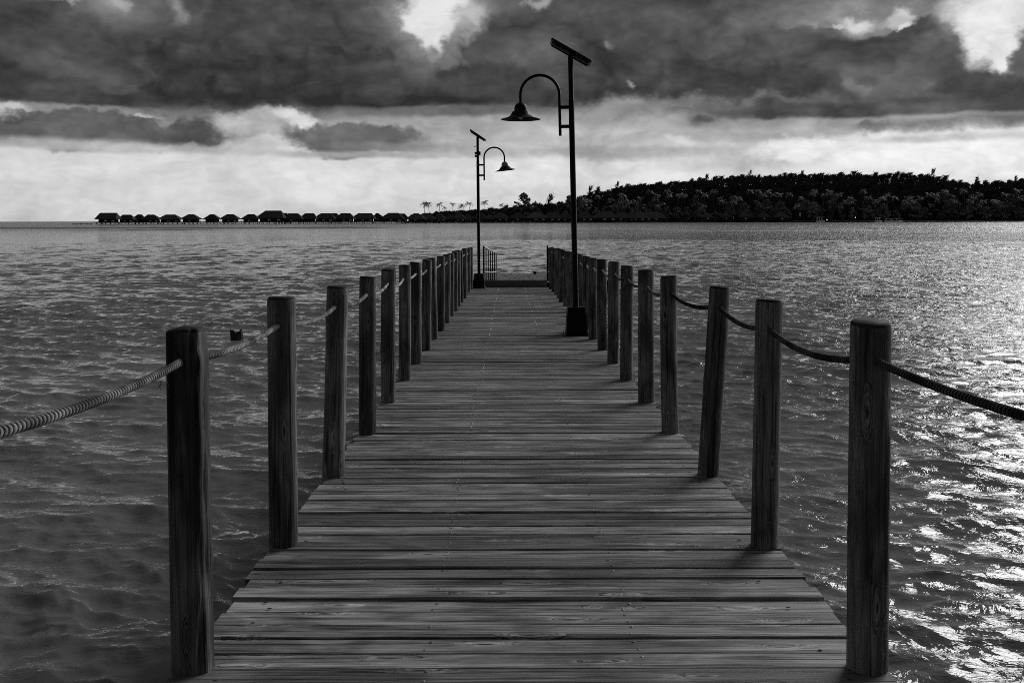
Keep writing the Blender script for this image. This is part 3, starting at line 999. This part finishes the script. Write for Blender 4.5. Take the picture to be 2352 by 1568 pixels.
def bungalow(x0, x1, r0, r1, hr, he, label, Y=None, style='hip', pale=False, ground=0.0, wins=2, stair=False, name='bungalow', cat='bungalow', group='thatched bungalows over the lagoon'):
    Y = Y or row_y((x0 + x1) / 2)
    m = Y / FS
    X0, X1, A0, A1 = (far_x(v, Y) for v in (x0, x1, r0, r1))
    zr, ze = hr * m + ground, he * m + ground
    zd = (5.2 * m if ground == 0 else 0.4) + ground
    cx = (X0 + X1) / 2
    W = X1 - X0
    D = max(0.72 * W, 7.0)
    root = empty(name, (cx, Y, ground))
    tag(root, label, cat, group)
    lx0, lx1, a0, a1 = X0 - cx, X1 - cx, A0 - cx, A1 - cx
    zr -= ground; ze -= ground; zd -= ground
    e0, e1 = 0.0, D
    my = D / 2
    ry0, ry1 = (my, my) if a1 - a0 > 0.3 * W or style == 'gable' else (my - 0.12 * D, my + 0.12 * D)
    th = 0.45
    vs = [(lx0, e0, ze - th), (lx1, e0, ze - th), (lx1, e1, ze - th), (lx0, e1, ze - th),
          (lx0, e0, ze), (lx1, e0, ze), (lx1, e1, ze), (lx0, e1, ze)]
    if ry0 == ry1:
        vs += [(a0, my, zr), (a1, my, zr)]
        fs = [(3, 2, 1, 0), (0, 1, 5, 4), (1, 2, 6, 5), (2, 3, 7, 6), (3, 0, 4, 7), (4, 5, 9, 8), (6, 7, 8, 9), (5, 6, 9), (7, 4, 8)]
    else:
        vs += [(a0, ry0, zr), (a1, ry0, zr), (a1, ry1, zr), (a0, ry1, zr)]
        fs = [(3, 2, 1, 0), (0, 1, 5, 4), (1, 2, 6, 5), (2, 3, 7, 6), (3, 0, 4, 7), (4, 5, 9, 8), (5, 6, 10, 9), (6, 7, 11, 10), (7, 4, 8, 11), (8, 9, 10, 11)]
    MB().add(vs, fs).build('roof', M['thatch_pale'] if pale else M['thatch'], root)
    wi = 0.15 * W
    MB().box(lx0 + wi, lx1 - wi, e0 + 0.12 * D, e1 - 0.12 * D, zd, ze - th + 0.05).build('wall', M['wall'], root)
    MB().box(lx0 + 0.04 * W, lx1 - 0.04 * W, e0 + 0.01 * D, e1 - 0.02 * D, zd - 0.45, zd - 0.01).build('deck', M['wall'], root)
    ns = 5 if W > 12 else 4
    if ground == 0:
        for iy in (0, 1):
            for i in range(ns):
                link('stilt', stilt_me, root, (lx0 + 0.07 * W + 0.86 * W * i / (ns - 1), e0 + (0.06 + 0.8 * iy) * D, -0.8), (0, 0, 0), (1, 1, zd - 0.4 + 0.8))
    hw = (ze - th - zd)
    for i in range(wins):
        wx = (0.12 + 0.2 * i) * W if i else -0.02 * W
        link('window', win_me, root, (wx, e0 + 0.12 * D - 0.01, zd + 0.30 * hw), (0, 0, 0), (0.11 * W, 1, 0.45 * hw))
    if stair:
        x = lx0 + 0.16 * W
        s = MB().add([(x, e0 - 2.2, -0.3), (x + 0.7, e0 - 2.2, -0.3), (x + 2.6, e0 + 0.05, zd), (x + 1.9, e0 + 0.05, zd),
                      (x, e0 - 2.2, -0.55), (x + 0.7, e0 - 2.2, -0.55), (x + 2.6, e0 + 0.05, zd - 0.25), (x + 1.9, e0 + 0.05, zd - 0.25)],
                     [(0, 1, 2, 3), (7, 6, 5, 4), (0, 4, 5, 1), (1, 5, 6, 2), (2, 6, 7, 3), (3, 7, 4, 0)])
        s.build('stair', M['window'], root)
    return root


def A_(v): return 200 + v / 4.523
def B_(v): return 600 + v / 4.523
def C_(v): return 1000 + v / 5.6
def D_(v): return 1350 + v / 5.227
def E_(v): return 1700 + v / 5.227


rows = [
    (A_, 148, 368, 165, 352, 28.5, 14.8), (A_, 395, 555, 425, 520, 23.7, 13.5), (A_, 548, 676, 600, 640, 24, 13.5), (A_, 666, 838, 700, 775, 23.7, 13.5),
    (A_, 835, 1065, 895, 1000, 23.7, 13), (A_, 1085, 1280, 1150, 1215, 24, 13.5), (A_, 1340, 1503, 1400, 1443, 23.7, 13), (A_, 1520, 1715, 1580, 1655, 24, 13),
    (A_, 1757, 1938, 1815, 1885, 24, 13), (A_, 1925, 2210, 2000, 2175, 32.5, 16),
    (B_, 340, 470, 375, 440, 26.5, 15), (B_, 400, 600, 450, 560, 25.5, 13.5), (B_, 598, 760, 640, 740, 25.5, 13.5), (B_, 755, 960, 815, 925, 25.5, 13.5),
    (B_, 890, 1040, 935, 990, 25.5, 13.5), (B_, 990, 1178, 1040, 1140, 25.5, 13), (B_, 1172, 1402, 1230, 1375, 25.5, 13), (B_, 1400, 1520, 1435, 1455, 25.5, 13),
    (B_, 1495, 1720, 1565, 1675, 26, 13), (B_, 1650, 1785, 1690, 1750, 24, 12), (B_, 1778, 1970, 1850, 1900, 24.5, 12), (B_, 1900, 2078, 1945, 2010, 24, 12),
    (C_, 328, 478, 380, 420, 25, 12), (C_, 478, 604, 530, 555, 22, 11.5), (C_, 592, 748, 655, 690, 26, 12.5), (C_, 735, 848, 770, 790, 24, 11.5),
    (C_, 858, 1058, 935, 985, 25.5, 12.5), (C_, 1040, 1146, 1075, 1105, 22, 11.5), (C_, 1140, 1348, 1210, 1275, 26, 13), (C_, 1372, 1594, 1455, 1510, 26, 13),
    (C_, 1602, 1864, 1690, 1800, 27, 13), (C_, 1850, 2066, 1900, 2020, 26.5, 13),
    (D_, 88, 230, 140, 180, 30, 12), (D_, 308, 505, 350, 450, 27, 13), (D_, 538, 802, 640, 760, 28, 13.5), (D_, 786, 965, 830, 930, 26, 13),
    (D_, 945, 1075, 975, 1040, 25, 12), (D_, 1050, 1255, 1080, 1220, 26, 12.5), (D_, 1225, 1435, 1270, 1380, 26, 12.5),
]
for i, (fn, a, b, c, d, hr, he) in enumerate(rows):
    n = i + 1
    if n == 1: lab = 'tall thatched hall on stilts at the left end of the row'
    elif n == 10: lab = 'largest thatched hall with a high ridge between the overwater bungalows'
    else: lab = 'thatched bungalow on stilts, %s from the left end of the row' % ordw(n)
    Y = row_y(fn((a + b) / 2)) + (6 if n in (3, 11, 15, 18, 20, 24, 26, 28, 37) else 0)
    ex = 0.045 * (b - a) * (2.2 if n >= 11 else 1.0)
    a, b = a - ex, b + ex
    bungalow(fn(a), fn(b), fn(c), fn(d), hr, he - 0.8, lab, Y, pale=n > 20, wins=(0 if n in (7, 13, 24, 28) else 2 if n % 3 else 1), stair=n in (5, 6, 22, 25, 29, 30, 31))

huts = [(80, 222, 148, 156, 24, 14), (322, 460, 396, 404, 26, 14), (556, 724, 636, 646, 27, 14), (800, 955, 866, 876, 27, 14), (1016, 1195, 1084, 1098, 27, 13)]
for i, (a, b, c, d, hr, he) in enumerate(huts):
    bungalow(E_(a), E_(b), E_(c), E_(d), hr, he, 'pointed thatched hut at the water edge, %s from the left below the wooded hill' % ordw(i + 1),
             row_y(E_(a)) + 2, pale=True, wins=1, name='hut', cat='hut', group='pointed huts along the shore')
for a, b, c, d, hr, he, Y, gr, lab in [
    (985, 1190, 1075, 1095, 50, 22, 1165, 2, 'big rounded thatched roof among the palms behind the shore huts'),
    (1245, 1420, 1290, 1380, 42, 24, 1168, 3, 'broad thatched house half hidden by palms behind the beach'),
    (1475, 1650, 1540, 1560, 46, 22, 1166, 2, 'tall pointed thatched house behind the white boat'),
    (436, 518, 473, 478, 37, 17, 1160, 1, 'narrow spire-roofed hut rising behind the shore huts'),
    (545, 690, 560, 675, 31, 25, 1166, 1, 'low flat-roofed pale house behind the shore huts')]:
    bungalow(E_(a), E_(b), E_(c), E_(d), hr, he, lab, Y, pale=True, ground=gr, wins=1, name='house', cat='house', group='houses on the island')

# steep open A-frame
Y = 1152; m = Y / FS
root = empty('boathouse', (far_x(E_(1790), Y), Y, 0.8)); tag(root, 'dark steep gabled boathouse with its open front to the water', 'boathouse')
hw, hh = 90 / 5.227 * m, 38 * m
rf = MB()
for s in (-1, 1):
    rf.add([(s * hw, 0, 0), (0, 0, hh), (0, 14, hh), (s * hw, 14, 0), (s * (hw - 1.1), 0, 0), (0, 0, hh - 1.9), (0, 14, hh - 1.9), (s * (hw - 1.1), 14, 0)],
           [(0, 1, 2, 3), (7, 6, 5, 4), (0, 4, 5, 1), (1, 5, 6, 2), (2, 6, 7, 3), (3, 7, 4, 0)])
rf.build('roof', M['thatch'], root)
MB().add([(-hw + 1.5, 9, 0), (hw - 1.5, 9, 0), (0, 9, hh - 2.5)], [(0, 1, 2)]).build('back_wall', M['wall'], root)
MB().box(-hw * 0.9, hw * 0.9, -1, 1, -1.2, 0.02).build('deck', M['wall'], root)
for sx in (-0.62, -0.2, 0.2, 0.62):
    MB().box(sx * hw - 0.15, sx * hw + 0.15, -0.9, -0.7, 0.02, 1.3).build('rail_post', M['window'], root)

# boardwalk behind the bungalows
bw = empty('boardwalk', (far_x(400, 775), 775, 0)); tag(bw, 'thin boardwalk on stilts linking the overwater bungalows', 'boardwalk')
prev = None
for px in range(250, 1690, 40):
    Y = row_y(px) + 6
    p = Vector((far_x(px, Y), Y, 1.7))
    if prev is not None:
        d = (p - prev); nrm = Vector((-d.y, d.x, 0)).normalized() * 0.9
        vs = [prev - nrm, prev + nrm, p + nrm, p - nrm]
        vs = [Vector(v) - Vector((0, 0, 0.35)) for v in vs] + vs
        child(MB().add(vs, [(3, 2, 1, 0), (4, 5, 6, 7), (0, 1, 5, 4), (1, 2, 6, 5), (2, 3, 7, 6), (3, 0, 4, 7)]).build('walkway_section', M['wall']), bw)
        child(MB().tube([prev + Vector((0, 0, 1.1)), p + Vector((0, 0, 1.1))], 0.07, 5).build('rail', M['wall']), bw)
        for t in (0.0, 0.5):
            q = prev + d * t
            o = link('stilt', stilt_me, None, (q.x, q.y, -0.8), (0, 0, 0), (0.8, 0.8, 3.6)); child(o, bw)
    prev = p
pt = empty('pontoon', (far_x(200, 755), 755, 0)); tag(pt, 'low dark jetty reaching left from the first hall', 'jetty')
MB().box(-7, 8, -1, 1, 0.5, 0.9).build('deck', M['wall'], pt)
for x in (-6, -1, 4):
    link('stilt', stilt_me, pt, (x, 0, -0.6), (0, 0, 0), (1, 1, 1.09))

# ---------------------------------------------------------------- island with its wood
TL = [(930, 497), (960, 490), (1000, 485), (1100, 482), (1180, 474), (1300, 466), (1340, 446), (1400, 436), (1415, 428), (1500, 423), (1600, 414), (1700, 405), (1800, 403),
      (1950, 401), (2080, 401), (2150, 408), (2230, 422), (2300, 417), (2352, 414), (2450, 414), (2600, 420), (2800, 450), (2950, 490), (3050, 505)]
RIDGE = 1285.0
TX = np.array([(a - VX) / F * RIDGE for a, _ in TL])
TZ = np.array([(VY - b) / F * RIDGE for _, b in TL])


def hill(X, Y):
    top = np.maximum(np.interp(X * RIDGE / Y, TX, TZ) - 11.0, 0.0)
    t = np.clip((Y - 1172) / (RIDGE - 1172), 0, 1)
    t = t * t * (3 - 2 * t)
    back = np.clip((1520 - Y) / 200, 0, 1)
    shore = np.clip((Y - 1150) / 8, -3, 1) * 1.1
    edge = np.clip((X + 145) / 25, 0, 1) * np.clip((1120 - X) / 60, 0, 1)
    return (shore + top * t * back + 0.6 * np.sin(X * 0.09) * t) * edge - 2.5 * (1 - edge)


gx, gy = np.meshgrid(np.linspace(-150, 1130, 180), np.concatenate([np.linspace(1128, 1330, 50), np.linspace(1345, 1600, 14)]), indexing='ij')
gz = hill(gx, gy)
V = np.stack([gx, gy, gz], -1).reshape(-1, 3)
nx, ny = gx.shape
i = np.arange(nx - 1)[:, None] * ny; j = np.arange(ny - 1)[None, :]
o = link('island_terrain', np_mesh('island_terrain', V, np.stack([i + j, i + ny + j, i + ny + j + 1, i + j + 1], -1).reshape(-1, 4), M['ground'], True))
tag(o, kind='structure')
o = link('beach', np_mesh('beach', *(lambda bx: (np.stack([np.repeat(bx, 2), 1149.5 + np.tile([0, 6.0], len(bx)) + np.repeat(1.5 * np.sin(bx * 0.05), 2), np.tile([0.75, 1.5], len(bx))], -1),
                                                 np.array([(2 * q, 2 * q + 2, 2 * q + 3, 2 * q + 1) for q in range(len(bx) - 1)])))(np.linspace(330, 640, 60)), M['sand']))
tag(o, kind='structure')

nr_ = np.random.default_rng(3)


def casuarina(seed, H=18.0, dens=1.0, spread=1.0):
    """feathery tree bent by the trade wind: trunk mesh data and needle sprays"""
    r = np.random.default_rng(seed)
    tv, tf = [], []
    pts = [(0.018 * H * (z ** 2), 0, z * H) for z in np.linspace(0, 0.95, 6)]
    mb = MB().tube(pts, [0.30, 0.26, 0.2, 0.15, 0.1, 0.04], 6)
    V, Fc = [], []
    nb = int(42 * dens)
    for b in range(nb):
        t = r.uniform(0.04, 1.0)
        zc = t * H * 0.95
        a = r.uniform(0, 6.28)
        Lb = (math.sqrt(max(0.0, 1 - t)) * 0.17 * H + 0.075 * H) * r.uniform(0.7, 1.25) * spread
        up = r.uniform(0.5, 1.3)
        d = np.array([math.cos(a) * 0.8 + 0.38, math.sin(a) * 0.8, up]); d /= np.linalg.norm(d)
        o0 = np.array([0.018 * H * t * t, 0, zc])
        for q in range(8):
            s = (q + r.uniform(0, 1)) / 8
            c = o0 + d * Lb * s + r.normal(0, 0.28, 3)
            nd = d * 0.6 + np.array([0.42, 0, 0.75]) + r.normal(0, 0.28, 3); nd /= np.linalg.norm(nd)
            ln = r.uniform(1.0, 2.2); wd = r.uniform(0.18, 0.42)
            c = c + np.array([0.22 * max(0.0, c[2] - 0.55 * H), 0, 0])
            sd = np.cross(nd, r.normal(0, 1, 3)); sd /= (np.linalg.norm(sd) + 1e-6)
            k = len(V)
            V += [c - sd * wd, c + sd * wd, c + nd * ln]
            Fc.append((k, k + 1, k + 2))
    for b in range(34):                       # long wispy leaders streaming downwind
        t = r.uniform(0.72, 1.0)
        a = r.uniform(0, 6.28); q = r.uniform(0, 0.11) * H
        c = np.array([0.018 * H * t * t + 0.22 * max(0.0, t - 0.55) * H + math.cos(a) * q, math.sin(a) * q, t * H * 0.93])
        nd = np.array([r.uniform(0.05, 0.6), r.normal(0, 0.15), 1.0]); nd /= np.linalg.norm(nd)
        ln = r.uniform(2.2, 6.0); wd = r.uniform(0.13, 0.26)
        sd = np.cross(nd, r.normal(0, 1, 3)); sd /= (np.linalg.norm(sd) + 1e-6)
        k = len(V)
        V += [c - sd * wd, c + sd * wd, c + nd * ln]; Fc.append((k, k + 1, k + 2))
    return mb, np.array(V), np.array(Fc)


protos = [casuarina(40 + s, 17.0 + 1.2 * (s % 3), 1.15, 1.0 + 0.1 * (s % 2)) for s in range(6)]
# the dense wood reads as one mass
Vs, Fs, off = [], [], 0
rows_ = [(1186, 0.62), (1204, 0.7), (1222, 0.8), (1240, 0.9), (1258, 1.0), (1275, 1.0), (1290, 1.0)]
for Yr, hs in rows_:
    X = -118.0
    while X < 1090:
        X += nr_.uniform(2.2, 5.0)
        Y = Yr + nr_.normal(0, 5)
        gz_ = float(hill(np.array(X), np.array(Y)))
        if gz_ < 0.3: continue
        want = float(np.interp(X * RIDGE / Y, TX, TZ))
        s = np.clip((want - gz_) / 17.0, 0.45, 1.05) * nr_.uniform(0.84, 1.1) * (hs if want > 25 else 0.95)
        mb, V, Fc = protos[nr_.integers(6)]
        a = nr_.normal(0, 0.5)
        ca, sa = math.cos(a), math.sin(a)
        Vr = np.stack([V[:, 0] * ca - V[:, 1] * sa, V[:, 0] * sa + V[:, 1] * ca, V[:, 2]], -1) * np.array([1.8, 1.8, 1.0]) * s
        Vs.append(Vr + np.array([X, Y, gz_ - 0.3])); Fs.append(Fc + off); off += len(V)
o = link('casuarina_wood', np_mesh('casuarina_wood', np.concatenate(Vs), np.concatenate(Fs), M['casuarina']))
tag(o, 'dense dark feathery wood covering the island hill', 'wood', None, 'stuff')


def place_tree(name, mb, V, Fc, X, Y, s, rot, label, cat, group, cm, smat=None, zoff=0.0):
    z = max(0.6, float(hill(np.array(X), np.array(Y)))) + zoff
    root = empty(name, (X, Y, z - 0.2), (0, 0, rot))
    tag(root, label, cat, group)
    tr = link('trunk', mb, root, scale=(s, s, s))
    link('crown', V, root, scale=(s, s, s))
    return root


cas = []
for q in range(4):
    mb, V, Fc = casuarina(90 + q, 18.0, 0.8, 1.15)
    t = mb.build('trunk', M['trunk']); tm = t.data; bpy.data.objects.remove(t)
    cas.append((tm, np_mesh('crown', V, Fc, M['casuarina'])))


def px_tree(px, py, Y):
    """a tree whose top stands at that bearing and height"""
    return (px - VX) / F * Y, (VY - py) / F * Y + CAM_Z


k = 0
for px, py, Y, lab in [
    (2140, 388, 1280, 'tallest feathery casuarina sticking up above the wood at the right'),
    (2330, 405, 1280, 'wispy bare-topped casuarina at the right edge of the picture'),
    (2240, 408, 1270, 'wind-bent casuarina beside the dip in the treeline on the right'),
    (1415, 418, 1270, 'casuarina at the left shoulder of the wooded hill'),
    (1352, 426, 1262, 'feathery casuarina just right of the near lamp pole'),
    (1370, 428, 1255, 'slender casuarina second to the right of the near lamp pole'),
    (1258, 446, 1210, 'pointed young tree left of the near lamp pole'),
    (1720, 392, 1280, 'casuarina spire above the middle of the wooded hill'),
    (1840, 392, 1285, 'casuarina tuft above the crest right of the hill middle'),
    (1620, 400, 1280, 'casuarina tuft on the crest above the left slope')]:
    X, top = px_tree(px, py, Y)
    gz_ = max(0.6, float(hill(np.array(X), np.array(Y))))
    tm, cm = cas[k % 4]; k += 1
    s = max(0.4, (top - gz_) / 18.6)
    place_tree('casuarina_tree', tm, cm, None, X, Y, s, nr_.normal(0, 0.3), lab, 'tree', 'casuarinas standing out of the wood', None)


def palm(seed, H=13.0):
    r = np.random.default_rng(seed)
    bend = r.uniform(-1.5, 1.5)
    pts = [(bend * (t ** 2), 0, H * t) for t in np.linspace(0, 1, 7)]
    mb = MB().tube(pts, [0.26, 0.22, 0.19, 0.17, 0.16, 0.15, 0.14], 7)
    V, Fc = [], []
    top = np.array([bend, 0, H])
    for f in range(16):
        a = f * 2.39996 + r.normal(0, 0.15)
        el_ = r.uniform(-0.1, 1.3)
        L = r.uniform(3.2, 4.6)
        hd = np.array([math.cos(a), math.sin(a), 0])
        side_ = np.array([-math.sin(a), math.cos(a), 0])
        p = top.copy(); ang = el_
        n = 8
        ctr = []
        for q in range(n + 1):
            ctr.append(p.copy())
            p = p + (hd * math.cos(ang) + np.array([0.06, 0, math.sin(ang)])) * L / n
            ang -= 0.17 + 0.022 * q
        for q in range(n):
            for sgn in (-1, 1):
                for h in range(2):
                    c = ctr[q] + (ctr[q + 1] - ctr[q]) * (h * 0.5)
                    nx_ = ctr[q] + (ctr[q + 1] - ctr[q]) * (h * 0.5 + 0.42)
                    wl = 0.95 * math.sin(math.pi * (0.12 + 0.85 * (q + h * 0.5) / n)) * r.uniform(0.8, 1.15)
                    tip = nx_ + side_ * sgn * wl + np.array([0, 0, -0.45 * wl]) + hd * 0.35
                    k = len(V)
                    V += [c, nx_, tip]; Fc.append((k, k + 1, k + 2) if sgn > 0 else (k, k + 2, k + 1))
    return mb, np.array(V), np.array(Fc)


pal = []
for q in range(5):
    mb, V, Fc = palm(200 + q, 12.0 + q)
    t = mb.build('trunk', M['trunk']); tm = t.data; bpy.data.objects.remove(t)
    pal.append((tm, np_mesh('crown', V, Fc, M['palm']), 12.0 + q + 1.6))


def broad(seed, H=10.0):
    r = np.random.default_rng(seed)
    mb = MB().tube([(0, 0, 0), (0.2, 0, 0.25 * H), (0.1, 0.2, 0.5 * H), (0.4, 0, 0.8 * H)], [0.34, 0.27, 0.2, 0.06], 7)
    for b in range(6):
        a = r.uniform(0, 6.28)
        mb.tube([(0.1, 0.1, (0.3 + 0.06 * b) * H), (math.cos(a) * 0.14 * H, math.sin(a) * 0.14 * H, (0.45 + 0.06 * b) * H), (math.cos(a) * 0.26 * H, math.sin(a) * 0.26 * H, (0.55 + 0.06 * b) * H)], [0.13, 0.09, 0.03], 5)
    V, Fc = [], []
    for c in range(22):
        a = r.uniform(0, 6.28); t = r.uniform(0.25, 1.0)
        rad = 0.33 * H * math.sin(math.pi * min(0.95, t * 0.85 + 0.1)) * r.uniform(0.3, 1.0)
        cc = np.array([math.cos(a) * rad, math.sin(a) * rad, t * H * 0.93])
        cr = r.uniform(0.06, 0.12) * H
        for q in range(34):
            d = r.normal(0, 1, 3); d /= np.linalg.norm(d)
            p = cc + d * cr * r.uniform(0.5, 1.05) * np.array([1.15, 1.15, 0.75])
            u = r.normal(0, 1, 3); u /= np.linalg.norm(u); w = np.cross(u, d); w /= (np.linalg.norm(w) + 1e-6)
            sz = r.uniform(0.25, 0.55)
            k = len(V)
            V += [p - u * sz, p + w * sz * 0.6, p + u * sz, p - w * sz * 0.6]; Fc.append((k, k + 1, k + 2, k + 3))
    return mb, np.array(V), np.array(Fc)


brd = []
for q in range(4):
    mb, V, Fc = broad(300 + q, 10.0)
    t = mb.build('trunk', M['trunk']); tm = t.data; bpy.data.objects.remove(t)
    brd.append((tm, np_mesh('crown', V, Fc, M['leaf'])))

# palms at the island's left tip, dark against the sky
for n, (px, py) in enumerate([(975, 464), (987, 462), (1010, 464), (1023, 474), (1040, 466), (1062, 469), (1080, 463), (1114, 460), (1150, 468)]):
    Y = 1185 + 4 * (n % 3)
    X, top = px_tree(px, py, Y)
    tm, cm, hh = pal[n % 5]
    place_tree('palm_tree', tm, cm, None, X, Y, max(0.5, (top - 0.9) / hh), nr_.uniform(0, 6.28),
               'coconut palm against the sky at the island tip, %s from the left' % ordw(n + 1), 'palm', 'palms at the island tip', None)
for n, (px, py, sw, lab) in enumerate([
    (1205, 440, 1.1, 'tall airy broadleaf tree standing alone between the two lamp poles'),
    (1186, 462, 1.2, 'rounded tree just left of the tall airy tree'),
    (1230, 462, 1.0, 'dark bushy tree just right of the tall airy tree'),
    (1285, 462, 1.2, 'low leafy tree touching the left side of the near lamp pole'),
    (1308, 446, 1.0, 'leafy tree behind the near lamp pole'),
    (1162, 474, 1.6, 'low round tree near the shore right of the far lamp pole'),
    (1135, 484, 1.8, 'low bush-like tree right of the far lamp pole'),
    (1052, 486, 2.0, 'wide low tree behind the island tip bungalows'),
    (1000, 487, 2.0, 'low tree at the left tip of the island'),
    (950, 492, 1.4, 'leftmost small tree at the end of the island')]):
    Y = 1180 + 5 * (n % 3)
    X, top = px_tree(px, py, Y)
    tm, cm = brd[n % 4]
    s = max(0.3, (top - 0.8) / 10.0)
    root = place_tree('broadleaf_tree', tm, cm, None, X, Y, s, nr_.uniform(0, 6.28), lab, 'tree', 'trees at the low end of the island', None)
    for c in root.children:
        c.scale = (s * sw * 0.8, s * sw * 0.8, s)

# pale palms and leafy trees in front of the dark hill
n = 0
pxs = [float(v + nr_.normal(0, 7)) for v in np.linspace(1335, 2400, 80)]
rank = [sorted(pxs).index(v) + 1 for v in pxs]
for px in pxs:
    py = float(nr_.choice([436, 444, 452, 460, 470], p=[.15, .25, .25, .2, .15])) + (12 if px < 1420 else 0)
    Y = 1160 + nr_.uniform(0, 22)
    X, top = px_tree(px, py, Y)
    gz_ = max(0.6, float(hill(np.array(X), np.array(Y))))
    tm, cm, hh = pal[n % 5]
    place_tree('palm_tree', tm, cm, None, X, Y, max(0.55, min(1.5, (top - gz_) / hh)), nr_.uniform(0, 6.28),
               'pale coconut palm below the hill wood, %s from the left in its belt' % ordw(rank[n]), 'palm', 'pale palms in front of the hill wood', None,
               zoff=max(0.0, (top - gz_) - 1.5 * hh))
    n += 1
pxs = [float(v + nr_.normal(0, 8)) for v in np.linspace(1350, 2380, 64)]
rank = [sorted(pxs).index(v) + 1 for v in pxs]
for q, px in enumerate(pxs):
    back_ = q % 5 == 0
    py = float(nr_.uniform(440, 462)) if back_ else float(nr_.uniform(462, 486))
    Y = (1176 if back_ else 1158) + nr_.uniform(0, 10)
    X, top = px_tree(px, py, Y)
    tm, cm = brd[q % 4]
    s = max(0.4, (top - 0.8) / 10.0)
    root = place_tree('broadleaf_tree', tm, cm, None, X, Y, s, nr_.uniform(0, 6.28),
                      'low leafy tree on the shore below the palms, %s from the left' % ordw(rank[q]), 'tree', 'leafy trees along the shore', None)
    for c in root.children:
        c.scale = (s * 1.1, s * 1.1, s)

# boats and lit lamps along the beach
def boat(x0, x1, hroof, Y, label, group, cabin):
    m = Y / FS
    X0, X1 = far_x(x0, Y), far_x(x1, Y)
    L = X1 - X0
    root = empty('moored_boat', ((X0 + X1) / 2, Y, 0)); tag(root, label, 'boat', group)
    h = L / 2
    prof = [(-h, -0.9), (-h, 0.9), (h * 0.7, 1.3), (h, 0.0), (h * 0.7, -1.3)]
    vs = [(x * 0.92, y * 0.7, -0.3) for x, y in prof] + [(x, y, 1.2 + (0.4 if x > 0.9 * h else 0)) for x, y in prof]
    MB().add(vs, [(4, 3, 2, 1, 0), (5, 6, 7, 8, 9)] + [(i, (i + 1) % 5, 5 + (i + 1) % 5, 5 + i) for i in range(5)]).build('hull', M['white'], root)
    zr = hroof * m
    MB().bevel_box(-h * 0.85, h * cabin, -1.2, 1.2, zr - 0.35, zr, 0.1).build('roof', M['white'], root)
    for sx in (-0.8, -0.25, 0.3):
        if sx * h < h * cabin:
            for sy in (-1.05, 1.05):
                MB().box(sx * h - 0.12, sx * h + 0.12, sy - 0.1, sy + 0.1, 1.2, zr - 0.35).build('roof_post', M['white'], root)
    MB().box(-h * 0.6, h * (cabin - 0.3), -0.9, 0.9, 1.19, 1.9).build('cabin', M['window'], root)


boat(1993, 2014, 12.5, 1118, 'white roofed boat moored in front of the tall pointed house', 'boats moored along the beach', 0.9)
boat(2136, 2153, 11, 1122, 'white cabin boat moored at the right part of the beach', 'boats moored along the beach', 0.8)
boat(2158, 2206, 9, 1126, 'long low barge beside the white cabin boat', 'boats moored along the beach', 0.85)
for px, hgt, lab in ((2019, 3.5, 'small lit lamp on the shore beside the white roofed boat'), (2088, 9.5, 'small lit lamp on a post right of the boathouse')):
    Y = 1147; m = Y / FS
    root = empty('shore_lamp', (far_x(px, Y), Y, 0.6)); tag(root, lab, 'lamp', 'lit lamps on the shore')
    MB().tube([(0, 0, -0.5), (0, 0, hgt * m)], 0.12, 6).build('pole', M['stilt'], root)
    MB().lathe([(0.1, -0.35), (0.28, -0.2), (0.35, 0), (0.28, 0.2), (0.1, 0.35)], 12, Matrix.Translation((0, 0, hgt * m + 0.35))).build('globe', M['lit'], root, True)

# ---------------------------------------------------------------- added unseen wooded shore behind the viewer, keeps low sky off the post fronts
bx, by = np.meshgrid(np.linspace(-500, 500, 60), np.linspace(-420, -26, 40), indexing='ij')
def blocker_height(X, Y):
    t = np.clip((-34 - Y) / 240, 0, 1)
    return np.clip((-30 - Y) / 6, -1, 1) * 0.9 + 38 * t * t * (3 - 2 * t) + 2.0 * np.sin(X * 0.02) * t
V = np.stack([bx, by, blocker_height(bx, by)], -1).reshape(-1, 3)
nx, ny = bx.shape
i = np.arange(nx - 1)[:, None] * ny; j = np.arange(ny - 1)[None, :]
o = link('blocker_terrain', np_mesh('blocker_terrain', V, np.stack([i + j, i + ny + j, i + ny + j + 1, i + j + 1], -1).reshape(-1, 4), M['ground'], True))
tag(o, kind='structure')
Vs, Fs, off = [], [], 0
for q in range(150):
    X, Y = nr_.uniform(-420, 420), -48 - abs(nr_.normal(0, 70))
    if abs(X) < 8 and Y > -70: continue
    mb, V, Fc = protos[nr_.integers(6)]
    Vs.append(V * nr_.uniform(0.6, 0.95) + np.array([X, Y, float(blocker_height(np.array(X), np.array(Y)))])); Fs.append(Fc + off); off += len(V)
o = link('blocker_wood', np_mesh('blocker_wood', np.concatenate(Vs), np.concatenate(Fs), M['casuarina']))
tag(o, 'added unseen wood behind the viewer, shading the post fronts from low sky', 'wood', None, 'stuff')
